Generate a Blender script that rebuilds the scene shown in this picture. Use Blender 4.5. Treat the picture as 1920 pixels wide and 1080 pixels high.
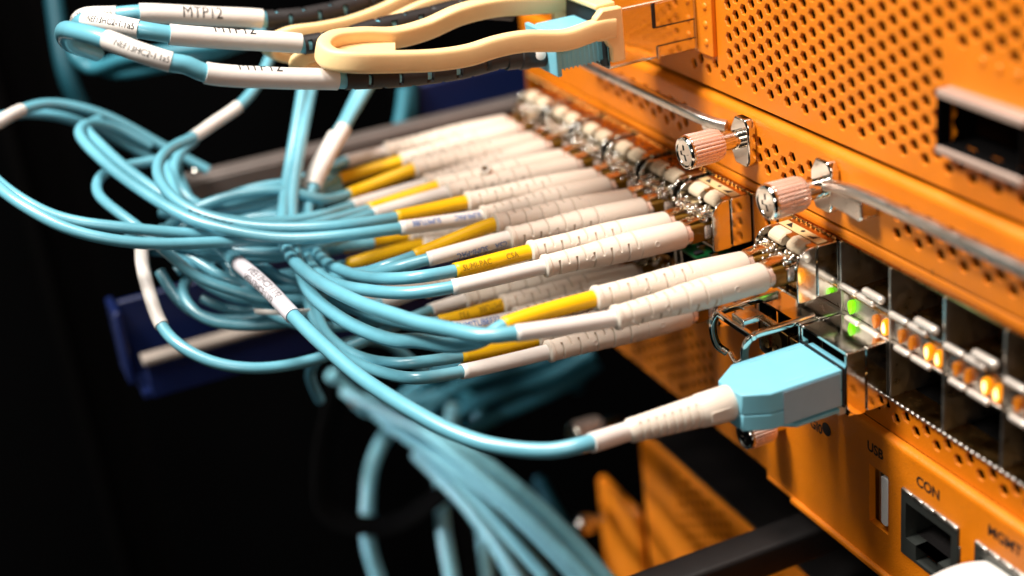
import bpy, bmesh, math, random
from mathutils import Vector, Matrix

random.seed(4)
K = 0.01                       # everything below is written in centimetres; the scene itself is in metres
scene = bpy.context.scene
for o in list(bpy.data.objects):
    bpy.data.objects.remove(o, do_unlink=True)

# ------------------------------------------------------------------ camera
cam_d = bpy.data.cameras.new('camera')
cam = bpy.data.objects.new('camera', cam_d)
scene.collection.objects.link(cam)
cam_d.sensor_fit = 'HORIZONTAL'
cam_d.sensor_width = 36.0
cam_d.lens = 51.42
cam_d.clip_start = 0.01
cam_d.clip_end = 20.0
RX = Vector((0.40559961, 0.90789062, -0.10594134))
RY = Vector((0.34324682, -0.25870589, -0.90291355))
RZ = Vector((-0.8471544, 0.32985736, -0.41656158))
CAM = Vector((21.57650932, -14.1654392, 8.99936786))
m = Matrix((RX, -RY, -RZ)).transposed().to_4x4()
m.translation = CAM * K
cam.matrix_world = m
cam_d.dof.use_dof = True
cam_d.dof.focus_distance = 27.3 * K
cam_d.dof.aperture_fstop = 8.2
scene.camera = cam

# ------------------------------------------------------------------ world and lamps
world = bpy.data.worlds.new('World')
scene.world = world
world.use_nodes = True
bg = world.node_tree.nodes['Background']
bg.inputs['Color'].default_value = (0.001, 0.0011, 0.0012, 1)
bg.inputs['Strength'].default_value = 1.0


def area(name, loc, target, size, power, color, spread=180):
    d = bpy.data.lights.new(name, 'AREA')
    d.shape = 'RECTANGLE'
    d.size, d.size_y = size[0] * K, size[1] * K
    d.energy = power
    d.color = color
    d.spread = math.radians(spread)
    o = bpy.data.objects.new(name, d)
    scene.collection.objects.link(o)
    o.location = Vector(loc) * K
    o.rotation_euler = (Vector(target) - Vector(loc)).to_track_quat('-Z', 'Y').to_euler()
    return o


area('ceiling_lamp', (-2, -14, 50), (-2, -6, -2), (24, 14), 3.5, (1.0, 0.96, 0.9))
area('aisle_lamp', (-5, -32, 41), (1, -1, -2), (12, 9), 3.7, (1.0, 0.94, 0.86))
area('camera_side_fill', (44, -26, 22), (0, -2, -2), (12, 12), 0.42, (1.0, 0.93, 0.85))  # weak fill light added from the camera side
area('bundle_fill_light', (-22, -58, -6), (-12.5, -7, -14.5), (8, 8), 0.055, (0.95, 0.97, 1.0), 22)  # added narrow, unseen light that brightens the lower cable bundle

vs = scene.view_settings
vs.view_transform = 'Standard'
vs.look = 'None'
vs.exposure = 0.0
vs.gamma = 1.0
vs.use_curve_mapping = False
scene.render.engine = 'CYCLES'
scene.unit_settings.system = 'METRIC'


# ------------------------------------------------------------------ materials
def lin(c):
    return tuple(((v / 255) / 12.92 if v <= 10 else (((v / 255) + 0.055) / 1.055) ** 2.4) for v in c)


def mat(name, rgb, rough=0.5, metal=0.0, vary=0.0, vscale=300, bump=0.0, bscale=1500, rvary=0.0,
        emit=None, estr=0.0, spec=0.5, coat=0.0, sss=0.0):
    mt = bpy.data.materials.new(name)
    mt.use_nodes = True
    nt = mt.node_tree
    b = nt.nodes['Principled BSDF']
    col = lin(rgb)
    b.inputs['Base Color'].default_value = (*col, 1)
    b.inputs['Roughness'].default_value = rough
    b.inputs['Metallic'].default_value = metal
    b.inputs['Specular IOR Level'].default_value = spec
    b.inputs['Coat Weight'].default_value = coat
    b.inputs['Coat Roughness'].default_value = 0.22
    if sss:
        b.inputs['Subsurface Weight'].default_value = sss
        b.inputs['Subsurface Radius'].default_value = (0.002, 0.0014, 0.001)
        b.inputs['Subsurface Scale'].default_value = 1.0
    if emit:
        b.inputs['Emission Color'].default_value = (*lin(emit), 1)
        b.inputs['Emission Strength'].default_value = estr
    if vary or bump or rvary:
        tc = nt.nodes.new('ShaderNodeTexCoord')
    if vary or rvary:
        n = nt.nodes.new('ShaderNodeTexNoise')
        n.inputs['Scale'].default_value = vscale
        n.inputs['Detail'].default_value = 6
        n.inputs['Roughness'].default_value = 0.6
        nt.links.new(tc.outputs['Object'], n.inputs['Vector'])
        if vary:
            r = nt.nodes.new('ShaderNodeValToRGB')
            r.color_ramp.elements[0].position = 0.3
            r.color_ramp.elements[1].position = 0.7
            r.color_ramp.elements[0].color = (*[c * (1 - vary) for c in col], 1)
            r.color_ramp.elements[1].color = (*[min(1, c * (1 + vary * 0.5)) for c in col], 1)
            nt.links.new(n.outputs['Fac'], r.inputs['Fac'])
            nt.links.new(r.outputs['Color'], b.inputs['Base Color'])
        if rvary:
            mr = nt.nodes.new('ShaderNodeMapRange')
            mr.inputs['From Min'].default_value = 0.3
            mr.inputs['From Max'].default_value = 0.7
            mr.inputs['To Min'].default_value = max(0.02, rough - rvary)
            mr.inputs['To Max'].default_value = rough + rvary
            nt.links.new(n.outputs['Fac'], mr.inputs['Value'])
            nt.links.new(mr.outputs['Result'], b.inputs['Roughness'])
    if bump:
        n2 = nt.nodes.new('ShaderNodeTexNoise')
        n2.inputs['Scale'].default_value = bscale
        n2.inputs['Detail'].default_value = 3
        bp = nt.nodes.new('ShaderNodeBump')
        bp.inputs['Strength'].default_value = bump
        bp.inputs['Distance'].default_value = 0.0003
        nt.links.new(tc.outputs['Object'], n2.inputs['Vector'])
        nt.links.new(n2.outputs['Fac'], bp.inputs['Height'])
        nt.links.new(bp.outputs['Normal'], b.inputs['Normal'])
    return mt


M = {
    'orange': mat('orange_paint', (226, 124, 8), 0.44, vary=0.16, vscale=70, bump=0.4, bscale=2600, rvary=0.08),
    'chrome': mat('bright_metal', (226, 222, 214), 0.12, 1.0, rvary=0.06, vscale=500, bump=0.05, bscale=900),
    'steel': mat('dull_steel', (206, 200, 192), 0.34, 1.0, rvary=0.1, vscale=400, bump=0.08, bscale=1500),
    'cage': mat('cage_steel', (196, 150, 88), 0.26, 1.0, rvary=0.1, vscale=300, bump=0.1, bscale=700),
    'warmmetal': mat('warm_tinted_metal', (248, 224, 210), 0.24, 0.62, rvary=0.08, vscale=500),  # chrome parts; reflected orange is put into the warm tint
    'gold': mat('gold_tinted_metal', (226, 198, 160), 0.16, 1.0, rvary=0.06, vscale=500),  # plug chrome with reflected orange put into its gold tint
    'white': mat('warm_white_plastic', (222, 209, 194), 0.42, vary=0.09, vscale=120, bump=0.06, bscale=1800, sss=0.12),
    'shrink': mat('white_heat_shrink', (230, 222, 215), 0.36, vary=0.04, vscale=200, bump=0.08, bscale=900),
    'yellow': mat('yellow_heat_shrink', (236, 182, 6), 0.36, vary=0.07, vscale=250, bump=0.10, bscale=900),
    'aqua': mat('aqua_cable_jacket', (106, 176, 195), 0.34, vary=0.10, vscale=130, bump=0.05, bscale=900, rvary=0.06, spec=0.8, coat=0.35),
    'teal': mat('lit_aqua_trunk_jacket', (140, 204, 218), 0.38, vary=0.12, vscale=100),  # paler aqua: strong light on the trunk cables put into the colour
    'aquaplug': mat('aqua_plastic', (124, 194, 214), 0.36, vary=0.05, vscale=200, bump=0.05, bscale=1500),
    'peach': mat('peach_plastic', (248, 212, 154), 0.45, vary=0.05, vscale=150, bump=0.06, bscale=1500, sss=0.1),
    'black': mat('black_rubber', (34, 30, 30), 0.5, vary=0.25, vscale=300, bump=0.15, bscale=2200),
    'dark': mat('black_interior', (7, 6, 6), 0.9, spec=0.05),  # its black also stands in for shade in cavities and gaps
    'blackmetal': mat('black_powder_coat', (24, 21, 21), 0.5, bump=0.4, bscale=3000, vary=0.2, vscale=200),
    'beige': mat('beige_latch_plastic', (208, 190, 162), 0.45, vary=0.08, vscale=300, bump=0.06),
    'brass': mat('pale_gold_label', (214, 188, 136), 0.38, 0.15, vary=0.08, vscale=300),
    'blue': mat('navy_plastic', (9, 27, 76), 0.45, vary=0.15, vscale=60),
    'cream': mat('cream_edge_strip', (168, 156, 146), 0.5, vary=0.1, vscale=80),
    'tray': mat('brushed_tray_metal', (122, 112, 107), 0.45, 0.5, vary=0.15, vscale=80),
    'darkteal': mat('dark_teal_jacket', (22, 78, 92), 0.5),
    'midteal': mat('shaded_teal_jacket', (52, 124, 142), 0.45),  # darker aqua copy with the shade put into the colour
    'paleframe': mat('pale_port_frame', (190, 164, 150), 0.42, 0.4, vary=0.08, vscale=200),
    'greyside': mat('grey_blue_side_tint', (140, 178, 198), 0.4, vary=0.05),
    'barrel': mat('dark_amber_barrel', (120, 84, 26), 0.14, 0.3, vary=0.2, vscale=400),
    'finger': mat('satin_spring_metal', (238, 226, 214), 0.36, 0.55, vary=0.06, vscale=300),
    'labelgrey': mat('grey_label_film', (214, 208, 214), 0.35, vary=0.08, vscale=200),
    'innerbrown': mat('unlit_chassis_inside', (44, 20, 5), 0.8, spec=0.1),  # dark brown carries the shade seen through the holes
    'ink': mat('black_ink', (20, 18, 20), 0.6),
    'inkblue': mat('blue_ink', (40, 110, 190), 0.6),
    'inkolive': mat('olive_ink', (140, 104, 8), 0.6),
    'grey': mat('grey_port_shield', (92, 96, 92), 0.4, 0.8, vary=0.1, vscale=300),
    'usbwhite': mat('usb_tongue', (246, 243, 240), 0.4),
    'amber': mat('lit_amber_lens', (250, 160, 10), 0.3, emit=(255, 150, 6), estr=0.9),
    'amberhot': mat('lit_amber_core', (255, 240, 170), 0.3, emit=(255, 226, 140), estr=2.4),
    'amberdim': mat('faint_amber_lens', (196, 112, 20), 0.3, emit=(255, 130, 10), estr=0.12),  # slight emission added so the dim lens looks translucent
    'green': mat('lit_green_lens', (130, 230, 10), 0.3, emit=(120, 235, 10), estr=1.0),
    'pcb': mat('green_circuit_board', (10, 84, 40), 0.35, vary=0.2, vscale=500),
    'wall': mat('dark_cabinet_wall', (4, 4, 5), 0.9, vary=0.3, vscale=20, spec=0.1),
}

# ------------------------------------------------------------------ mesh helpers
COL = scene.collection
OFF = {}


class G:
    """collects verts (cm, world frame) and faces for ONE mesh"""

    def __init__(s):
        s.v = []
        s.f = []

    def add(s, vs, fs):
        n = len(s.v)
        s.v += [Vector(v) for v in vs]
        s.f += [tuple(i + n for i in f) for f in fs]
        return s

    def box(s, x0, x1, y0, y1, z0, z1):
        vs = [(x, y, z) for z in (z0, z1) for y in (y0, y1) for x in (x0, x1)]
        return s.add(vs, [(0, 2, 3, 1), (4, 5, 7, 6), (0, 1, 5, 4), (2, 6, 7, 3), (0, 4, 6, 2), (1, 3, 7, 5)])

    def prism(s, poly, axis, a, b):
        """poly: 2-D outline; axis 'x' -> (y,z), 'y' -> (x,z), 'z' -> (x,y)"""
        def p(q, t):
            return {'x': (t, q[0], q[1]), 'y': (q[0], t, q[1]), 'z': (q[0], q[1], t)}[axis]
        n = len(poly)
        vs = [p(q, a) for q in poly] + [p(q, b) for q in poly]
        fs = [tuple(range(n)), tuple(range(2 * n - 1, n - 1, -1))]
        fs += [(i, n + i, n + (i + 1) % n, (i + 1) % n) for i in range(n)]
        return s.add(vs, fs)

    def lathe(s, base, axis, prof, n=24, ripple=None):
        """prof: (distance along axis, radius)"""
        a = Vector(axis).normalized()
        u = a.orthogonal().normalized()
        if abs(a.z) < 0.9:
            u = (Vector((0, 0, 1)) - a * a.z).normalized()
        w = a.cross(u)
        base = Vector(base)
        vs, fs = [], []
        for (d, r) in prof:
            for k in range(n):
                t = 2 * math.pi * k / n
                rr = r * (ripple(k) if ripple else 1)
                vs.append(base + a * d + (u * math.cos(t) + w * math.sin(t)) * rr)
        for i in range(len(prof) - 1):
            for k in range(n):
                k2 = (k + 1) % n
                fs.append((i * n + k, i * n + k2, (i + 1) * n + k2, (i + 1) * n + k))
        if prof[0][1] > 1e-6:
            fs.append(tuple(range(n - 1, -1, -1)))
        if prof[-1][1] > 1e-6:
            fs.append(tuple((len(prof) - 1) * n + k for k in range(n)))
        return s.add(vs, fs)

    def tube(s, pts, r, n=12, caps=True, section=None):
        """round tube (or a flat section (w, h) kept level) along pts"""
        fr = frames(pts)
        m_ = len(pts)
        rs = r if isinstance(r, (list, tuple)) else [r] * m_
        vs, fs = [], []
        for i, (p, t, u, w) in enumerate(fr):
            for k in range(n):
                a = 2 * math.pi * k / n
                c, d = math.cos(a), math.sin(a)
                if section:
                    e = 0.45
                    c = math.copysign(abs(c) ** e, c) * section[0]
                    d = math.copysign(abs(d) ** e, d) * section[1]
                    vs.append(p + (w * c + u * d) * rs[i])
                else:
                    vs.append(p + (u * c + w * d) * rs[i])
        for i in range(m_ - 1):
            for k in range(n):
                k2 = (k + 1) % n
                fs.append((i * n + k, i * n + k2, (i + 1) * n + k2, (i + 1) * n + k))
        if caps:
            fs.append(tuple(range(n - 1, -1, -1)))
            fs.append(tuple((m_ - 1) * n + k for k in range(n)))
        return s.add(vs, fs)

    def ball(s, c, r, n=10):
        return s.lathe(Vector(c) - Vector((0, 0, r)), (0, 0, 1),
                       [(r - r * math.cos(math.pi * i / 6), max(1e-7, r * math.sin(math.pi * i / 6))) for i in range(7)], n)


def frames(pts):
    pts = [Vector(p) for p in pts]
    out = []
    for i, p in enumerate(pts):
        a, b = pts[max(0, i - 1)], pts[min(len(pts) - 1, i + 1)]
        t = (b - a).normalized()
        if i == 0 or True:
            up = Vector((0, 0, 1))
            if abs(t.z) > 0.98:
                up = Vector((1, 0, 0))
        if out:
            pu = out[-1][2]
            u = (pu - t * pu.dot(t)).normalized()
        else:
            u = (up - t * up.dot(t)).normalized()
        w = t.cross(u)
        out.append((p, t, u, w))
    return out


def spline(pts, per=8):
    P = [Vector(p) for p in pts]
    P = [P[0] * 2 - P[1]] + P + [P[-1] * 2 - P[-2]]
    out = []
    for i in range(1, len(P) - 2):
        p0, p1, p2, p3 = P[i - 1:i + 3]
        t0 = 0
        t1 = t0 + max(1e-4, (p1 - p0).length) ** 0.5
        t2 = t1 + max(1e-4, (p2 - p1).length) ** 0.5
        t3 = t2 + max(1e-4, (p3 - p2).length) ** 0.5
        for k in range(per):
            t = t1 + (t2 - t1) * k / per
            a1 = p0 * ((t1 - t) / (t1 - t0)) + p1 * ((t - t0) / (t1 - t0))
            a2 = p1 * ((t2 - t) / (t2 - t1)) + p2 * ((t - t1) / (t2 - t1))
            a3 = p2 * ((t3 - t) / (t3 - t2)) + p3 * ((t - t2) / (t3 - t2))
            b1 = a1 * ((t2 - t) / (t2 - t0)) + a2 * ((t - t0) / (t2 - t0))
            b2 = a2 * ((t3 - t) / (t3 - t1)) + a3 * ((t - t1) / (t3 - t1))
            out.append(b1 * ((t2 - t) / (t2 - t1)) + b2 * ((t - t1) / (t2 - t1)))
    out.append(P[-2])
    return out


def relax(pts, keep=0, it=8):
    """even out kinks of a cable path, leaving its first samples and its end in place"""
    P = [Vector(p) for p in pts]
    for _ in range(it):
        Q = P[:]
        for i in range(max(1, keep), len(P) - 1):
            Q[i] = P[i] * .5 + (P[i - 1] + P[i + 1]) * .25
        P = Q
    return P


def tag(o, label=None, cat=None, group=None, kind=None):
    if label:
        o['label'] = label
    if cat:
        o['category'] = cat
    if group:
        o['group'] = group
    if kind:
        o['kind'] = kind
    return o


def root(name, loc, label, cat, group=None):
    o = bpy.data.objects.new(name, None)
    o.empty_display_size = 0.005
    COL.objects.link(o)
    o.location = Vector(loc) * K
    OFF[o] = Vector(loc)
    return tag(o, label, cat, group)


def make(name, g, material, parent=None, loc=None, bevel=0.0, sharp=35, seg=2, flat=False):
    """link the collected shape as ONE mesh object"""
    off = OFF[parent] if parent is not None else Vector(loc if loc is not None else (0, 0, 0))
    me = bpy.data.meshes.new(name)
    me.from_pydata([((v - off) * K)[:] for v in g.v], [], g.f)
    bm = bmesh.new()
    bm.from_mesh(me)
    bmesh.ops.recalc_face_normals(bm, faces=bm.faces)
    bm.to_mesh(me)
    bm.free()
    me.materials.append(M[material])
    o = bpy.data.objects.new(name, me)
    COL.objects.link(o)
    if not flat:
        me.shade_smooth()
        me.set_sharp_from_angle(angle=math.radians(sharp))
    if parent is not None:
        o.parent = parent
    else:
        o.location = off * K
    OFF[o] = off
    if bevel:
        b = o.modifiers.new('bevel', 'BEVEL')
        b.width = bevel * K
        b.segments = seg
        b.limit_method = 'ANGLE'
        b.angle_limit = math.radians(40)
        b.harden_normals = False
    return o


def rounded(x0, x1, z0, z1, r, n=5):
    """outline of a rounded rectangle; r = radii (x0z0, x1z0, x1z1, x0z1)"""
    if not isinstance(r, (tuple, list)):
        r = (r,) * 4
    out = []
    for (cx, cz, a0, rr) in ((x0, z0, 180, r[0]), (x1, z0, 270, r[1]), (x1, z1, 0, r[2]), (x0, z1, 90, r[3])):
        ox = cx + (rr if cx == x0 else -rr)
        oz = cz + (rr if cz == z0 else -rr)
        if rr == 0:
            out.append((cx, cz))
            continue
        for k in range(n + 1):
            a = math.radians(a0 + 90 * k / n)
            out.append((ox + rr * math.cos(a), oz + rr * math.sin(a)))
    return out


_txt = {}


def text_shape(s, bold=0.0):
    if s not in _txt:
        cu = bpy.data.curves.new('t', 'FONT')
        cu.body = s
        cu.resolution_u = 4
        cu.offset = bold
        ob = bpy.data.objects.new('t', cu)
        COL.objects.link(ob)
        bpy.context.view_layer.update()
        me = bpy.data.meshes.new_from_object(ob)
        bm = bmesh.new()
        bm.from_mesh(me)
        bmesh.ops.triangulate(bm, faces=bm.faces)
        bmesh.ops.subdivide_edges(bm, edges=[e for e in bm.edges if e.calc_length() > 0.25], cuts=2)
        bmesh.ops.triangulate(bm, faces=bm.faces)
        bm.verts.index_update()
        _txt[s] = ([v.co.copy() for v in bm.verts], [tuple(v.index for v in f.verts) for f in bm.faces])
        bm.free()
        bpy.data.objects.remove(ob, do_unlink=True)
        bpy.data.meshes.remove(me)
    return _txt[s]


def flat_text(s, x, y, z, size, squash=1.0):
    vs, fs = text_shape(s, 0.032)
    return G().add([(x + v.x * size * squash, y, z + v.y * size) for v in vs], fs)


def tube_text(s, pts, r, s0, size, view, flip=False, turn=0.0, squash=0.8):
    """lettering wrapped on a tube; s0 = arc length of the text start"""
    fr = frames(pts)
    acc = [0]
    for i in range(1, len(pts)):
        acc.append(acc[-1] + (fr[i][0] - fr[i - 1][0]).length)
    vs, fs = text_shape(s)
    out = []
    for v in vs:
        x, y = v.x * size * squash, (v.y - 0.35) * size
        sg = s0 + x
        if flip:
            sg, y = s0 - x, -y
        sg = min(max(sg, 0), acc[-1] - 1e-4)
        i = max(k for k in range(len(acc)) if acc[k] <= sg)
        i = min(i, len(pts) - 2)
        f = (sg - acc[i]) / max(1e-6, acc[i + 1] - acc[i])
        p = fr[i][0].lerp(fr[i + 1][0], f)
        t = fr[i][1]
        e = (view - t * view.dot(t)).normalized()      # points to the reader
        upv = t.cross(e)
        if upv.z < 0:
            upv = -upv
        a = y / r + turn
        out.append(p + (e * math.cos(a) + upv * math.sin(a)) * (r + 0.004))
    return G().add(out, fs)


def hexplate(x0, x1, z0, z1, y, t, hole, xo, zo, dx=0.2785, dz=0.325, rh=0.109):
    """sheet with real hexagonal holes on a staggered lattice, trimmed to a rectangle"""
    g = G()
    R = dz / math.sqrt(3)
    sx = dx / (0.75 ** 0.5 * dz)
    hexa = [(math.cos(math.radians(60 * k)), math.sin(math.radians(60 * k))) for k in range(6)]
    i0, i1 = int((x0 - xo) / dx) - 2, int((x1 - xo) / dx) + 2
    j0, j1 = int((z0 - zo) / dz) - 2, int((z1 - zo) / dz) + 2
    for i in range(i0, i1 + 1):
        for j in range(j0, j1 + 1):
            cx, cz = xo + i * dx, zo + j * dz + (i % 2) * dz / 2
            outer = [(cx + c * R * sx, y, cz + s * R) for c, s in hexa]
            if hole(cx, cz) is None:
                continue
            if hole(cx, cz) and x0 + .15 < cx < x1 - .15 and z0 + .12 < cz < z1 - .12:
                a = [(cx + c * (rh + .014), y, cz + s * (rh + .014)) for c, s in hexa]
                b = [(cx + c * rh, y + .02, cz + s * rh) for c, s in hexa]
                d = [(cx + c * rh, y + t, cz + s * rh) for c, s in hexa]
                fs = []
                for q in range(3):
                    fs += [(q * 6 + k, q * 6 + (k + 1) % 6, q * 6 + 6 + (k + 1) % 6, q * 6 + 6 + k) for k in range(6)]
                g.add(outer + a + b + d, fs)
            else:
                g.add(outer, [(0, 1, 2, 3, 4, 5)])
    bm = bmesh.new()
    bv = [bm.verts.new(v) for v in g.v]
    for f in g.f:
        bm.faces.new([bv[k] for k in f])
    bmesh.ops.remove_doubles(bm, verts=bm.verts, dist=1e-4)
    for co, no in (((x0, 0, 0), (-1, 0, 0)), ((x1, 0, 0), (1, 0, 0)), ((0, 0, z0), (0, 0, -1)), ((0, 0, z1), (0, 0, 1))):
        bmesh.ops.bisect_plane(bm, geom=bm.verts[:] + bm.edges[:] + bm.faces[:], plane_co=co, plane_no=no, clear_outer=True)
    bm.verts.index_update()
    g2 = G()
    g2.add([v.co.copy() for v in bm.verts], [tuple(v.index for v in f.verts) for f in bm.faces])
    bm.free()
    return g2


def rectplate(x0, x1, z0, z1, y, t, holes):
    """sheet with rectangular openings (x0, x1, z0, z1) that have side walls t deep"""
    g = G()
    xs = sorted({x0, x1, *[h[0] for h in holes], *[h[1] for h in holes]})
    zs = sorted({z0, z1, *[h[2] for h in holes], *[h[3] for h in holes]})
    for a, b in zip(xs, xs[1:]):
        for c, d in zip(zs, zs[1:]):
            mx, mz = (a + b) / 2, (c + d) / 2
            if any(h[0] < mx < h[1] and h[2] < mz < h[3] for h in holes):
                continue
            g.add([(a, y, c), (b, y, c), (b, y, d), (a, y, d)], [(0, 1, 2, 3)])
    for h in holes:
        a, b, c, d = h
        v = [(a, y, c), (b, y, c), (b, y, d), (a, y, d)]
        g.add(v + [(p[0], y + t, p[2]) for p in v], [(k, (k + 1) % 4, 4 + (k + 1) % 4, 4 + k) for k in range(4)])
    return g


VIEW = -RZ

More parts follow.
